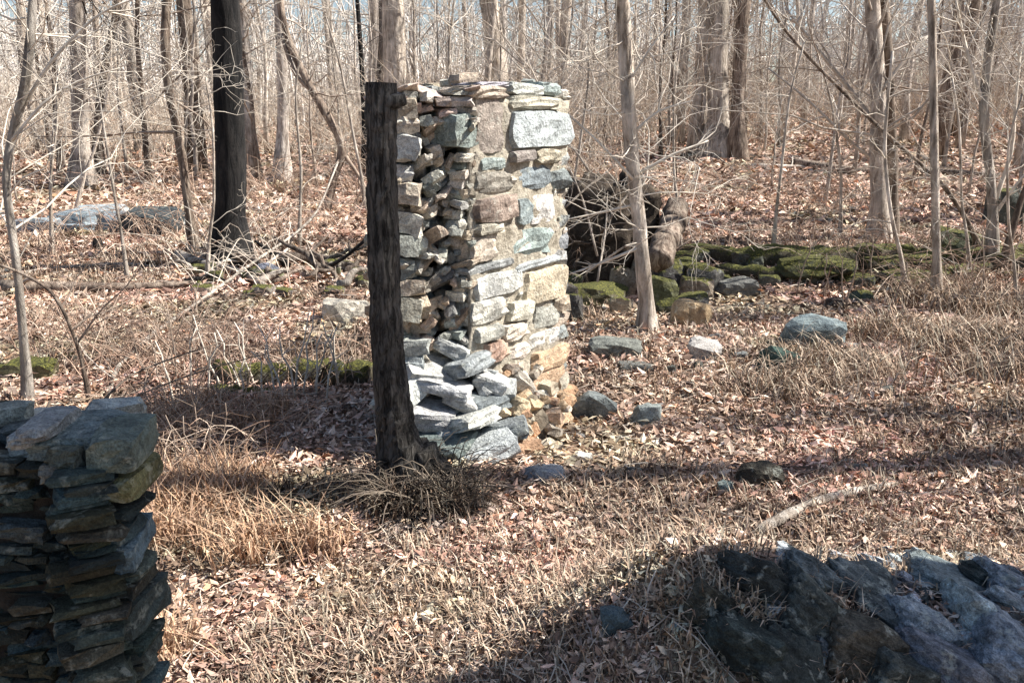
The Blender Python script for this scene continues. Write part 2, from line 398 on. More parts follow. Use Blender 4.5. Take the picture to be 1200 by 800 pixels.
# ------------------------------------------------------------------ the standing ruin
def make_ruin():
    rg = np.random.default_rng(21)
    L0 = np.array([-.60, 4.60]); Cc = np.array([-.235, 4.75]); Rr = np.array([.33, 5.56]); Bk = np.array([-.05, 6.0]); L2 = np.array([-.70, 5.45])
    base = np.array([-.15, 5.2, 0.]); H = 1.95
    root = link('wall_ruin', None, None, base)
    tag(root, 'tall crumbling pillar of mortared fieldstone with pale lit quoins, right beside the dead snag', 'stone ruin')
    def inset(p, k): c = np.array([-.18, 5.3]); return c+(p-c)*k
    B = Buf(); B.add(*prism_core([inset(Cc, .80)-np.array([.06, 0]), inset(Cc, .99), inset(Rr, 1.015), inset(Bk, .97), inset(L2, .6)], -.05, H-.04, 5, .05, .045))
    link('mortar_core', B.mesh('mortar_core', M['mortar'], True, base), root)
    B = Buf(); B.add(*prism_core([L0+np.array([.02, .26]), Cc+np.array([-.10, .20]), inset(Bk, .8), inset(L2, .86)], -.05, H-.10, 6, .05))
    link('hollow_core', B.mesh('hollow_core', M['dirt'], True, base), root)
    tA = Rr-Cc; LA = np.linalg.norm(tA); tA = tA/LA; nA = np.array([tA[1], -tA[0]])
    def onA(px, py):
        d = ray(px, py); o = np.array([0, 0, CAMZ]); n3 = np.array([*nA, 0]); c3 = np.array([*Cc, 0])
        t = ((c3-o)@n3)/(d@n3); p = o+d*t
        return (p[:2]-Cc)@tA, p[2]
    TEAL = (.29, .34, .33); PINK = (.35, .29, .25); PALEBLUE = (.50, .56, .55); BROWN = (.27, .24, .205); BLUE = (.22, .26, .275)
    WHITE = (.68, .66, .61); CRM = (.62, .56, .45); ORN = (.60, .42, .25); RUST = (.50, .30, .16); GREY = (.36, .38, .36)
    man = [  # the big dressed stones of the lit face: x0 y0 x1 y1 colour
        (546, 101, 592, 116, (.42, .36, .29)), (596, 97, 632, 112, WHITE), (634, 97, 654, 112, TEAL), (594, 113, 652, 128, CRM), (560, 96, 594, 103, (.35, .34, .38)),
        (534, 132, 560, 172, TEAL), (556, 112, 590, 180, PINK), (595, 130, 667, 172, PALEBLUE),
        (562, 184, 590, 199, TEAL), (596, 176, 622, 190, BROWN), (626, 174, 652, 192, (.42, .36, .28)),
        (556, 201, 600, 226, BROWN), (606, 195, 646, 222, BLUE),
        (557, 230, 601, 259, (.36, .29, .23)), (604, 233, 619, 263, TEAL), (621, 228, 648, 262, WHITE),
        (586, 268, 646, 300, (.33, .39, .39)), (551, 276, 581, 306, (.62, .54, .42)), (556, 261, 584, 274, CRM),
        (548, 307, 600, 317, GREY), (602, 303, 660, 312, (.45, .47, .47)),
        (556, 319, 610, 347, WHITE), (612, 314, 663, 352, (.62, .53, .39)),
        (550, 350, 592, 378, (.60, .57, .50)), (594, 352, 622, 374, CRM), (624, 356, 656, 382, (.52, .50, .44)),
        (556, 381, 584, 398, (.50, .48, .42)), (586, 378, 616, 398, CRM), (618, 386, 662, 404, WHITE),
        (566, 400, 592, 424, (.55, .36, .26)), (594, 402, 620, 420, CRM), (622, 407, 664, 430, ORN),
        (584, 426, 616, 446, (.60, .50, .38)), (618, 433, 660, 456, ORN), (596, 450, 632, 474, (.55, .38, .24)), (634, 458, 672, 486, RUST),
    ]
    blocked = []
    for (x0, y0, x1, y1, c) in man:
        (u0, _), (u1, _) = onA(x0, (y0+y1)/2), onA(x1, (y0+y1)/2)
        um = (x0+x1)/2; z1 = onA(um, y0)[1]; z0 = onA(um, y1)[1]
        blocked.append((u0, u1, z0, z1))
        dd = rg.uniform(.16, .24); pr = rg.uniform(.012, .05)
        c3 = np.array([*(Cc+tA*(u0+u1)/2+nA*(pr-dd/2)), (z0+z1)/2])
        put_stone(root, base, c3, (*tA, 0), (*nA, 0), (u1-u0)*1.0, (z1-z0)*1.02, dd, jitc(c, rg, .05), rg, BLKB, .025)
    face_fill(root, base, Cc, Rr, nA, H, .0, (.035, .06), (.045, .11), .1, CREAM, rg, BLK, blocked, (-.03, .015))
    # broken camera-side face: core wall, stones sticking out of dark hollows
    tB = Cc-L0; tB = tB/np.linalg.norm(tB); nB = np.array([tB[1], -tB[0]])
    palB = CREAM+[(.66, .61, .52), (.66, .60, .5), (.52, .38, .27), (.36, .39, .37), (.24, .24, .23), (.58, .45, .33)]
    face_fill(root, base, L0-tB*.04, Cc+tB*.02, nB, 1.78, .0, (.03, .07), (.04, .10), .18, palB, rg, BLK, (), (-.16, .06), .38, .5)
    for k in range(90):
        u = rg.uniform(0, .44); zz = rg.uniform(.3, 1.85); w = rg.uniform(.04, .09)
        p = L0+tB*u-nB*rg.uniform(.02, .16); put_stone(root, base, (*p, zz), (*tB, 0), (*nB, 0), w, w*.7, w*1.3, jitc(palB[int(rg.integers(len(palB)))], rg), rg, BLK, .5)
    face_fill(root, base, L0-tB*.04, Cc+tB*.05, nB, H, 1.78, (.045, .07), (.08, .16), .22, [(.55, .50, .43), (.50, .38, .32), (.40, .38, .34)], rg, BLK, (), (-.01, .05), .0, .12)
    # far sides
    for a, b in ((Rr, Bk), (Bk, L2), (L2, L0)):
        t = (b-a)/np.linalg.norm(b-a)
        face_fill(root, base, a, b, np.array([t[1], -t[0]]), H-.03, .0, (.08, .14), (.12, .24), .16, CREAM+BLUEW, rg, BLK, (), (0, .04), .05)
    # capping stones
    for k in range(16):
        s = rg.uniform(.22, 1); q = rg.random()
        p = (L0*(1-s)+Rr*s)*(1-q*.75)+((L2*(1-s)+Bk*s))*q*.75
        w = rg.uniform(.07, .18)
        put_stone(root, base, (*p, H+rg.uniform(-.05, .07)), (1, rg.normal()*.4, 0), (0, -1, 0), w, rg.uniform(.04, .07), w*.8, jitc(CREAM[int(rg.integers(7))], rg), rg, BLK, .12)
    # spread of pale slabs at the foot
    foot = [(500, 430, 4.62, .30, .10), (545, 425, 4.66, .26, .09), (575, 445, 4.68, .2, .08), (480, 455, 4.55, .24, .13), (520, 450, 4.56, .3, .07),
            (560, 468, 4.60, .26, .09), (600, 470, 4.72, .2, .1), (500, 480, 4.48, .28, .11), (545, 490, 4.48, .34, .08), (590, 500, 4.56, .26, .1),
            (625, 498, 4.85, .2, .1), (520, 515, 4.38, .3, .1), (565, 520, 4.40, .32, .1), (605, 522, 4.50, .22, .09), (650, 490, 5.05, .18, .12), (660, 470, 5.2, .16, .14),
            (478, 425, 4.62, .18, .12), (530, 405, 4.72, .2, .08), (590, 455, 4.70, .14, .07), (540, 470, 4.50, .2, .06), (628, 470, 4.92, .2, .12), (610, 445, 4.86, .16, .1)]
    for k, (px, py, Y, w, h) in enumerate(foot):
        p = P(px, py, Y); pal = BLUEW if px < 600 else [ORN, (.55, .42, .28), RUST, (.5, .45, .38)]
        put_stone(root, base, (p[0], p[1]+.05, p[2]-h*.3), (1, rg.normal()*.35, 0), (0, -1, 0), w, h, w*rg.uniform(.7, 1.1), jitc(pal[int(rg.integers(len(pal)))], rg, .18), rg, BLKB, .28)
    for k in range(80):
        px = rg.uniform(470, 665); py = rg.uniform(430, 545); Y = 4.75-(py-430)*.0042+max(0, px-570)*.004
        p = P(px, py, Y); w = rg.uniform(.05, .12); pal = BLUEW if px < 590 else [ORN, RUST, (.55, .45, .33), (.6, .52, .4)]
        put_stone(root, base, (p[0], p[1]+.04, p[2]-.01), (1, rg.normal()*.5, 0), (0, -1, 0), w, w*.6, w*.9, jitc(pal[int(rg.integers(len(pal)))], rg), rg, BLK, .3)
    V, T = facet_rock(4, (.42, .22, .50), 4, 14, .09)
    B = Buf(); B.add(V+np.array([-.15, 4.86, .0]), None, T)
    link('rubble_core', B.mesh('rubble_core', M['core'], True, base), root)
make_ruin()

# ------------------------------------------------------------------ low wall at the left
def make_left_wall():
    rg = np.random.default_rng(33)
    base = np.array([-1.35, 2.05, 0.]); H = 1.05
    root = link('stone_wall', None, None, base)
    tag(root, 'low wall end of thin dark layered stones with a flat slab on top, in shade', 'stone wall')
    a = np.array([-1.95, 1.88]); b = np.array([-.90, 1.86]); c = np.array([-1.10, 2.26]); d = np.array([-1.95, 2.28])
    def ins(p, k): m = np.array([-1.45, 2.07]); return m+(p-m)*k
    B = Buf(); B.add(*prism_core([ins(a, .93), ins(b, .9), ins(c, .9), ins(d, .93)], -.06, H-.03, 8, .02))
    link('earth_core', B.mesh('earth_core', M['dirt'], True, base), root)
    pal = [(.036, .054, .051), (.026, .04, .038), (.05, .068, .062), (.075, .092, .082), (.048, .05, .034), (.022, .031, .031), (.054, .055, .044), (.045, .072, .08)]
    t = (b-a)/np.linalg.norm(b-a); n = np.array([t[1], -t[0]])
    def on(px, py):
        d_ = ray(px, py); o = np.array([0, 0, CAMZ]); n3 = np.array([*n, 0]); k = ((np.array([*a, 0])-o)@n3)/(d_@n3); p = o+d_*k
        return (p[:2]-a)@t, p[2]
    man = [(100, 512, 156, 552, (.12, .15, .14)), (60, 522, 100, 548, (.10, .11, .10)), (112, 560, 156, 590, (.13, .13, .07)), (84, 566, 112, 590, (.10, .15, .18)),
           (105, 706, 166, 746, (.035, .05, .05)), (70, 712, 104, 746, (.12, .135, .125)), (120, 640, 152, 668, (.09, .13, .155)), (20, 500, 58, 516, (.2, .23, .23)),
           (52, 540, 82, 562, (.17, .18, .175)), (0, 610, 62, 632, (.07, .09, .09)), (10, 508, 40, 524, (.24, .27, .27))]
    blocked = []
    for (x0, y0, x1, y1, col) in man:
        (u0, _), (u1, _) = on(x0, (y0+y1)/2), on(x1, (y0+y1)/2); z1 = on((x0+x1)/2, y0)[1]; z0 = on((x0+x1)/2, y1)[1]
        blocked.append((u0, u1, z0, z1)); dd = .2; pr = rg.uniform(.015, .04)
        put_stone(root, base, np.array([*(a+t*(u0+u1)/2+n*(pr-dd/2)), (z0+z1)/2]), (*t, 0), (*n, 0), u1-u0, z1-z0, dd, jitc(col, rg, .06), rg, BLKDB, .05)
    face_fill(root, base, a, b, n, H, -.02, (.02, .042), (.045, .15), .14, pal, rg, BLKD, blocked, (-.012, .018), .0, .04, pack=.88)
    t2 = (c-b)/np.linalg.norm(c-b)
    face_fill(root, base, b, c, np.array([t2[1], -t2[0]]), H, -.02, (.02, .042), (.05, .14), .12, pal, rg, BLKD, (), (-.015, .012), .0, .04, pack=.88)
    t3 = (d-c)/np.linalg.norm(d-c)
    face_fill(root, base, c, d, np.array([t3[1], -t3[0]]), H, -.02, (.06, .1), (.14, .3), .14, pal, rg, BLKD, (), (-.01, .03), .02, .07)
    p = P(88, 490, 1.95)
    put_stone(root, base, (p[0], 1.97, H+.035), (1, .05, 0), (0, -1, 0), .19, .055, .2, (.13, .18, .19), rg, BLKDB, .03)
    for k in range(34):
        x = rg.uniform(-1.9, -1.0); y = rg.uniform(1.92, 2.2); w = rg.uniform(.06, .15)
        if -1.1 < x: y = rg.uniform(2.1, 2.2)
        put_stone(root, base, (x, y, H+rg.uniform(-.02, .03)), (1, rg.normal()*.4, 0), (0, -1, 0), w, rg.uniform(.035, .06), w*.7, jitc([(.26, .30, .31), (.17, .21, .215), (.33, .36, .35), (.10, .125, .13)][int(rg.integers(4))], rg), rg, BLKD, .1)
make_left_wall()

# ------------------------------------------------------------------ rock outcrop on the mound
def unit3(v): v = np.array(v, float); return v/np.linalg.norm(v)
def make_outcrop():
    rg = np.random.default_rng(12)
    base = np.array([1.1, 2.2, ghs(1.1, 2.2)])
    root = link('rock_outcrop', None, None, base)
    tag(root, 'jagged blue grey rock outcrop of tilted slabs on the shaded earth mound', 'rock')
    variants = []
    for k in range(12):
        V, T = facet_rock(500+k, (1, 1, 1), 4, 11, .08, ins=.6); B = Buf(); B.add(V, None, T); variants.append(B.mesh('slab', M['schist'], False))
    sv = unit3((.82, -.10, -.48)); nv = unit3((.48, .10, .86)); dv = np.cross(nv, sv)
    def slab(px, py, Y, l, d, h, col, r2):
        g = G(px, min(py, 815)); g[2] += h*.05; g[1] += .05
        q = link('slab', variants[int(r2.integers(12))], root, g-base)
        m = Matrix((sv, dv, nv)).transposed(); e = Matrix.Rotation(r2.normal()*.12, 3, 'X') @ Matrix.Rotation(r2.normal()*.10, 3, 'Y') @ Matrix.Rotation(r2.normal()*.35, 3, 'Z')
        q.rotation_euler = (m @ e).to_euler(); q.scale = (l*.85, d*.85, h*.9); q.color = (*jitc(col, r2, .1), 1)
    DK = [(.06, .072, .067), (.085, .10, .095), (.095, .085, .065), (.05, .062, .058), (.13, .15, .15)]; BL = [(.34, .385, .42), (.55, .60, .63), (.22, .25, .27), (.68, .72, .74)]
    r2 = np.random.default_rng(3)
    for (px, py, Y, l, d, h, c) in [(890, 700, 2.45, .20, .2, .10, DK[0]), (950, 735, 2.35, .26, .22, .12, DK[1]), (880, 770, 2.25, .2, .2, .13, DK[3]), (1010, 775, 2.2, .26, .22, .14, DK[2]),
            (960, 690, 2.5, .2, .18, .08, BL[2]), (1030, 715, 2.45, .24, .2, .10, DK[4]), (1080, 760, 2.3, .22, .2, .12, BL[0]), (1120, 800, 2.15, .26, .2, .12, BL[2]), (1040, 680, 2.6, .16, .16, .07, BL[0]),
            (1120, 700, 2.5, .2, .18, .08, BL[2]), (1160, 745, 2.4, .2, .18, .10, BL[1]), (1190, 790, 2.25, .2, .2, .12, BL[0]), (1185, 695, 2.55, .16, .16, .07, BL[0]), (930, 800, 2.12, .22, .2, .14, DK[0]),
            (1060, 830, 2.05, .24, .2, .14, DK[1]), (840, 730, 2.35, .12, .12, .08, DK[2]), (1000, 668, 2.66, .12, .12, .05, BL[1]), (1090, 672, 2.66, .14, .12, .05, BL[0])]:
        slab(px, py, Y, l, d, h, c, r2)
    for k in range(70):
        px = r2.uniform(850, 1200); py = r2.uniform(668, 800); w = r2.uniform(.04, .11); slab(px, py, 2.52-(py-680)*.0033, w*1.3, w, w*.45, (DK+BL)[int(r2.integers(9))], r2)
    for k in range(110):
        px = rg.uniform(900, 1200); py = rg.uniform(652, 785)
        p = P(px, py, 2.55-(py-650)*.0030); p = G(px, py); p[2] += .025; w = rg.uniform(.03, .10)
        o = put_stone(root, base, p-np.array([0, 0, .01]), (1, rg.normal(), 0), (0, -1, 0), w, w*.5, w*.7, jitc([(.40, .45, .48), (.22, .25, .27), (.62, .66, .68), (.08, .09, .09)][int(rg.integers(4))], rg), rg, BLKD, .35)
make_outcrop()

# ------------------------------------------------------------------ loose rocks
def loose_rock(px, py, wpx, hpx, col, label, mat='stone', seed=0, name='rock', group=None, sink=.3, rz=0, tilt=0):
    g = G(px, py); s = pxsize(g)
    w = wpx*s; h = hpx*s*1.15
    V, T = facet_rock(seed, (w/2*1.2, w/2*.9, h/2*1.35), 3, 11, .05)
    V = V-np.array([0, 0, V[:, 2].min()+h*sink])
    B = Buf(); B.add(V, None, T)
    o = link(name, B.mesh(name, M[mat], False), None, (g[0], g[1]+w*.3, ghs(g[0], g[1]+w*.3)))
    o.rotation_euler = (0, R(tilt), R(rz)); o.color = (*col, 1)
    return tag(o, label, 'rock', group)
loose_rock(958, 410, 76, 34, (.19, .235, .245), 'flat blue grey rock lying on the lit brown slope', seed=1, tilt=-8)
loose_rock(918, 440, 50, 34, (.05, .085, .07), 'dark green rock leaning against the flat blue grey rock', seed=2)
loose_rock(828, 424, 42, 24, (.42, .40, .38), 'pale pointed rock in the shadow line past the slim tree', seed=3, tilt=12)
loose_rock(722, 424, 66, 20, (.19, .20, .18), 'wide dark flat rock on the ground behind the ruin foot', seed=4)
loose_rock(744, 440, 46, 12, (.13, .13, .12), 'thin dark slab half buried under leaves below the wide flat rock', seed=5)
loose_rock(692, 494, 50, 30, (.16, .18, .18), 'dark rock with a pale edge just off the ruin corner', seed=6, tilt=20)
loose_rock(762, 500, 44, 30, (.25, .28, .27), 'rounded grey rock sitting alone in front of the ruin', seed=7)
loose_rock(640, 568, 56, 20, (.27, .30, .34), 'flat bluish stone in the grass before the ruin', seed=8)
loose_rock(896, 578, 46, 34, (.05, .045, .035), 'dark pointed stone standing up in the dry grass', seed=9, tilt=-6)
loose_rock(850, 583, 22, 20, (.13, .17, .17), 'small grey stone beside the dark pointed stone', seed=10)
loose_rock(722, 755, 40, 30, (.09, .13, .15), 'blue grey stone bedded in the shaded mound slope', 'stone_dark', seed=11)
loose_rock(792, 745, 14, 12, (.30, .42, .48), 'small pale blue stone on the shaded mound slope', 'stone_dark', seed=12)
loose_rock(402, 380, 56, 32, (.60, .55, .46), 'pale cream block in the leaves behind the snag', seed=13)
loose_rock(313, 330, 30, 22, (.15, .16, .20), 'slate coloured rock at the foot of the dark trunk', seed=14)
loose_rock(1012, 356, 30, 16, (.07, .10, .08), 'dark mossy stone below the mossy log', 'moss_some', seed=15)
loose_rock(982, 362, 20, 12, (.08, .06, .05), 'small brown stone below the mossy log', seed=16)
loose_rock(664, 378, 44, 30, (.12, .10, .09), 'dark angular stone against the back of the ruin', seed=17)
loose_rock(700, 362, 80, 26, (.10, .09, .05), 'long stone with bright green moss under the root mass', 'moss', seed=18)
loose_rock(776, 362, 36, 34, (.14, .14, .07), 'upright moss topped stone right of the slim tree', 'moss', seed=19)
loose_rock(800, 320, 34, 16, (.12, .14, .06), 'small moss topped stone beside the grey log', 'moss', seed=20)
loose_rock(806, 384, 46, 36, (.45, .33, .20), 'tan split block lying beside the slim tree foot', seed=21, tilt=15)
loose_rock(872, 350, 54, 20, (.14, .14, .13), 'low grey stone in front of the mossy log', seed=22)
loose_rock(165, 280, 90, 36, (.05, .06, .065), 'dark boulder against the line of bluish stones', seed=24)
for k, (px_, w_, h_) in enumerate([(45, 50, 30), (78, 46, 36), (112, 52, 38), (140, 40, 42), (175, 44, 44), (198, 34, 34), (95, 34, 26), (60, 30, 24), (125, 34, 24), (22, 30, 22)]):
    loose_rock(px_, 274-(k % 3)*3, w_*1.25, h_*.6, [(.25, .29, .32), (.19, .23, .26), (.34, .38, .40)][k % 3], 'bluish grey stone in the low tumbled line across the clearing', seed=360+k, group='bluish stones of the tumbled line')
loose_rock(30, 448, 70, 26, (.14, .13, .07), 'moss capped stone near the pale thin tree', 'moss', seed=25)
loose_rock(1126, 300, 60, 30, (.10, .11, .07), 'mossy boulder behind the slender white stem', 'moss', seed=26)
loose_rock(1180, 268, 50, 40, (.06, .07, .06), 'dark boulder at the foot of the forked stems', 'moss_some', seed=27)
loose_rock(960, 336, 90, 20, (.06, .065, .035), 'broad mossy rock in front of the long mossy log', 'moss', seed=28)
loose_rock(740, 250, 60, 20, (.25, .18, .12), 'brown rock on the bank behind the root mass', seed=29)
rg_ = np.random.default_rng(50)
for k in range(26):
    px = rg_.uniform(640, 1150); py = rg_.uniform(395, 480) if k < 16 else rg_.uniform(480, 620)
    loose_rock(px, py, rg_.uniform(9, 22), rg_.uniform(6, 12), jitc([(.26, .25, .24), (.16, .17, .17), (.40, .38, .35), (.11, .11, .10)][int(rg_.integers(4))], rg_),
               'small loose stone scattered among the leaves right of the ruin', seed=200+k, group='small stones scattered right of the ruin')

rg_ = np.random.default_rng(51)
for k in range(22):
    loose_rock(rg_.uniform(225, 432), rg_.uniform(318, 352), rg_.uniform(12, 34), rg_.uniform(10, 18), jitc([(.30, .25, .2), (.16, .14, .12), (.42, .36, .3), (.10, .09, .08), (.2, .2, .12)][int(rg_.integers(5))], rg_),
               'tumbled brown stone in the rubble between dark trunk and snag', 'moss_some', seed=260+k, group='rubble stones between dark trunk and snag')
for k in range(30):
    loose_rock(rg_.uniform(650, 830), rg_.uniform(318, 380), rg_.uniform(18, 50), rg_.uniform(18, 44), jitc([(.08, .075, .07), (.16, .14, .11), (.28, .23, .17), (.10, .11, .07)][int(rg_.integers(4))], rg_),
               'dark tumbled stone heaped at the foot of the root mass', 'moss_some', seed=300+k, group='stones heaped at the root mass')
for k in range(20):
    loose_rock(rg_.uniform(800, 1200), rg_.uniform(298, 340), rg_.uniform(24, 60), rg_.uniform(9, 18), jitc([(.08, .08, .06), (.12, .12, .10), (.06, .065, .05)][int(rg_.integers(3))], rg_),
               'moss grown stone in the low bank along the mossy log', 'moss', seed=330+k, group='mossy stones of the low bank')
# ------------------------------------------------------------------ trees
def unit(v): return v/(np.linalg.norm(v)+1e-9)
def grow(B, p, d, length, r, level, rg, maxlev, kids, wander=.16, droop=0., up=.06, colr=None, taper=.35):
    n = max(3, int(7-level))+(2 if level == 0 else 0)
    pts = [p]; dirs = []
    dd = unit(d)
    for i in range(n):
        dd = unit(dd+rg.normal(size=3)*wander+np.array([0, 0, up-droop]))
        p = p+dd*length/n; pts.append(p); dirs.append(dd)
    pts = np.array(pts); rad = r*np.linspace(1, taper if level == 0 else .25, n+1)
    c = colr if colr is not None else (1, 1, 1)
    tube(B, pts, rad, (7, 5, 4, 3, 3)[min(level, 4)], c, cap=(level == 0))
    if level < maxlev:
        for k in range(kids[level]):
            f = rg.uniform(.25, .98); i = min(n-1, int(f*n)); q = pts[i]+(pts[i+1]-pts[i])*(f*n-i)
            a = rg.uniform(.5, 1.15); ax = unit(np.cross(dirs[i], rg.normal(size=3)))
            nd_ = unit(dirs[i]*math.cos(a)+ax*math.sin(a))
            grow(B, q, nd_, length*rg.uniform(.35, .65)*(1.1-.5*f), max(rad[i]*rg.uniform(.38, .6), .0025), level+1, rg, maxlev, kids, wander*1.1, droop, up, colr)
TW = {'bark': (.42, .37, .32), 'pale': (.60, .54, .46), 'brown': (.28, .22, .175), 'dark': (.03, .028, .027), 'snag': (.1, .09, .08)}
def make_tree(name, seed, height, r, first, nlimb, matk, kids, lean=0., low=0, maxlev=3, limb=.42, wander=.05):
    """Upright bare tree: empty > trunk, branches."""
    rg = np.random.default_rng(seed); n = 11
    z = np.linspace(0, height, n); w = np.cumsum(rg.normal(size=(n, 2))*wander*height/12, 0); w -= w[0]
    pts = np.concatenate([w+np.outer(z*lean, [1, .3]), z[:, None]], 1); pts[0, 2] = -.25
    rad = r*(1-.78*(z/height)); rad[0] *= 1.45
    Bt = Buf(); tube(Bt, pts, rad, 9, wob=.05, rg=rg)
    Bb = Buf(); col = TW[matk]; limbs = []
    for k in range(nlimb+low):
        f = rg.uniform(first, .97) if k < nlimb else rg.uniform(.08, first)
        i = min(n-2, int(f*(n-1))); q = pts[i]+(pts[i+1]-pts[i])*(f*(n-1)-i)
        az = rg.uniform(0, 6.283); el = rg.uniform(.15, 1.0)
        d = np.array([math.cos(az)*math.cos(el), math.sin(az)*math.cos(el), math.sin(el)])
        ln = height*limb*(1.15-f)*rg.uniform(.6, 1.2) if k < nlimb else rg.uniform(.5, 1.6)
        rr = rad[i]*rg.uniform(.3, .5) if k < nlimb else rg.uniform(.006, .014)
        few = Bb if nlimb > 4 else Buf()
        grow(few, q, d, max(ln, .4), rr, 1, rg, maxlev if k < nlimb else 3, kids, .17, 0, .05, col)
        if few is not Bb: limbs.append(few)
    root = bpy.data.objects.new(name, None); C.link(root)
    link('trunk', Bt.mesh('trunk', M[matk]), root); 
    if Bb.v: link('branches', Bb.mesh('branches', M['twig']), root)
    for q in limbs: link('limb', q.mesh('limb', M['twig']), root)
    return root

# ---- individual trees near the ruin, stem by stem
def stem_tree(name, label, cat, base_px, pts_px, r_px, matk, branches=(), extra=0, seed=0, kids=(0, 4, 3, 2), Y=None, ext=None, blen=(.5, 1.3), bz=(.6, 3.0), group=None, sides=11, flare=1.8, dy=.0, maxlev=3, brad=(.003, .008)):
    rg = np.random.default_rng(1000+seed); g = G(*base_px)
    if Y: g = P(*base_px, Y)
    s = pxsize(g); Y0 = g[1]
    pts = [g-np.array([0, 0, .15])]+[P(x, y, Y0+dy*i+rg.normal()*.03) for i, (x, y) in enumerate(pts_px, 1)]
    rad = [r_px[0]*s*flare]+[r*s for r in r_px[1:]]
    if ext:
        top = pts[-1]; dirn = unit(pts[-1]-pts[-2]); m = 5
        for i in range(1, m+1):
            dirn = unit(dirn+rg.normal(size=3)*.07+np.array([0, 0, .06])); top = top+dirn*ext/m; pts.append(top); rad.append(rad[len(r_px)-1]*(1-.85*i/m))
    P0 = np.array(pts); R0 = np.array(rad)
    # resample for a rounder line
    t = np.linspace(0, len(P0)-1, len(P0)*3-2); ip = lambda a: np.interp(t, np.arange(len(P0)), a)
    PP = np.stack([ip(P0[:, 0]), ip(P0[:, 1]), ip(P0[:, 2])], 1)
    for _ in range(1): PP[1:-1] = PP[1:-1]*.5+(PP[:-2]+PP[2:])*.25
    RR = ip(R0)
    root = link(name, None, None, g)
    B = Buf(); tube(B, PP-g, RR, sides, wob=.06, rg=rg); link('trunk', B.mesh('trunk', M[matk]), root)
    Bb = Buf(); col = TW[matk]
    for br in branches:          # (list of px points, start radius px)
        bp, r0 = br
        q = np.array([P(x, y, Y0+rg.normal()*.04+.0*i) for i, (x, y) in enumerate(bp)])
        t = np.linspace(0, len(q)-1, len(q)*3-2); qq = np.stack([np.interp(t, np.arange(len(q)), q[:, a]) for a in range(3)], 1)
        qq[1:-1] = qq[1:-1]*.5+(qq[:-2]+qq[2:])*.25
        Bl = Buf(); tube(Bl, qq-g, np.linspace(r0*s, max(r0*s*.35, .002), len(qq)), 5, col)
        for k in range(4):
            i = int(rg.integers(len(qq)//3, len(qq)-1)); d = unit(unit(qq[i+1]-qq[i])+rg.normal(size=3)*.6)
            grow(Bl, qq[i]-g, d, rg.uniform(.2, .55)*max(1, Y0/9), r0*s*.4, 2, rg, 3, (0, 0, 2, 0), .2, 0, .03, col)
        link('limb', Bl.mesh('limb', M['twig']), root)
    zs = PP[:, 2]-g[2]
    for k in range(extra):
        zz = rg.uniform(*bz); i = int(np.clip(np.searchsorted(zs, zz), 1, len(PP)-1))
        az = rg.uniform(0, 6.283); el = rg.uniform(-.1, .9); d = np.array([math.cos(az)*math.cos(el), math.sin(az)*math.cos(el), math.sin(el)])
        Bb = Buf(); grow(Bb, PP[i]-g, d, rg.uniform(*blen), rg.uniform(*brad), 1, rg, maxlev, kids, .26, 0, .03, col)
        link('branch', Bb.mesh('branch', M['twig']), root)
    return tag(root, label, cat, group)

# dead snag against the ruin
def make_snag():
    rg = np.random.default_rng(4); Y = 4.06
    px = [(488, 600), (474, 555), (464, 500), (458, 455), (453, 390), (450, 320), (448, 240), (447, 170), (447, 97)]
    rr = [46, 34, 24, 20, 18.5, 18, 17.5, 17.5, 17]
    q = np.array([P(x, y, Y+(.02 if i > 3 else 0)) for i, (x, y) in enumerate(px)]); s = pxsize(q[4])
    t = np.linspace(0, 8, 70); PP = np.stack([np.interp(t, np.arange(9), q[:, a]) for a in range(3)], 1); RR = np.interp(t, np.arange(9), rr)*s
    base = q[0].copy(); base[2] = ghs(base[0], base[1])
    root = link('dead_snag', None, None, base); tag(root, 'dark broken dead tree trunk leaning against the stone ruin', 'dead tree')
    B = Buf(); tube(B, PP-base, RR*(1+.16*(fbm(np.arange(70)*.3, np.zeros(70), 3)-.5)), 22, wob=.085, rg=rg); link('trunk', B.mesh('trunk', M['snag'], False), root)
    B = Buf(); a = P(452, 122, Y)-base; b = P(474, 116, Y-.02)-base
    tube(B, [a, a*.5+b*.5, b], [.045, .04, .028], 7, wob=.2, rg=rg); link('broken_branch', B.mesh('broken_branch', M['snag']), root)
    for k in range(7):
        az = k*.9+rg.normal()*.2; d = np.array([math.cos(az), math.sin(az), 0]); p0 = np.array([0, 0, .16+rg.uniform(-.05, .12)])-np.array([.02, 0, 0])
        ln = rg.uniform(.16, .26)
        pts = [p0+d*.08, p0*.6+d*ln*.4+np.array([0, 0, .02]), np.array([0, 0, .06])+d*ln*.8, np.array([0, 0, -.06])+d*ln*1.15]
        B = Buf(); tube(B, pts, [.05, .045, .035, .015], 7, wob=.15, rg=rg); link('root', B.mesh('root', M['snag']), root)
make_snag()

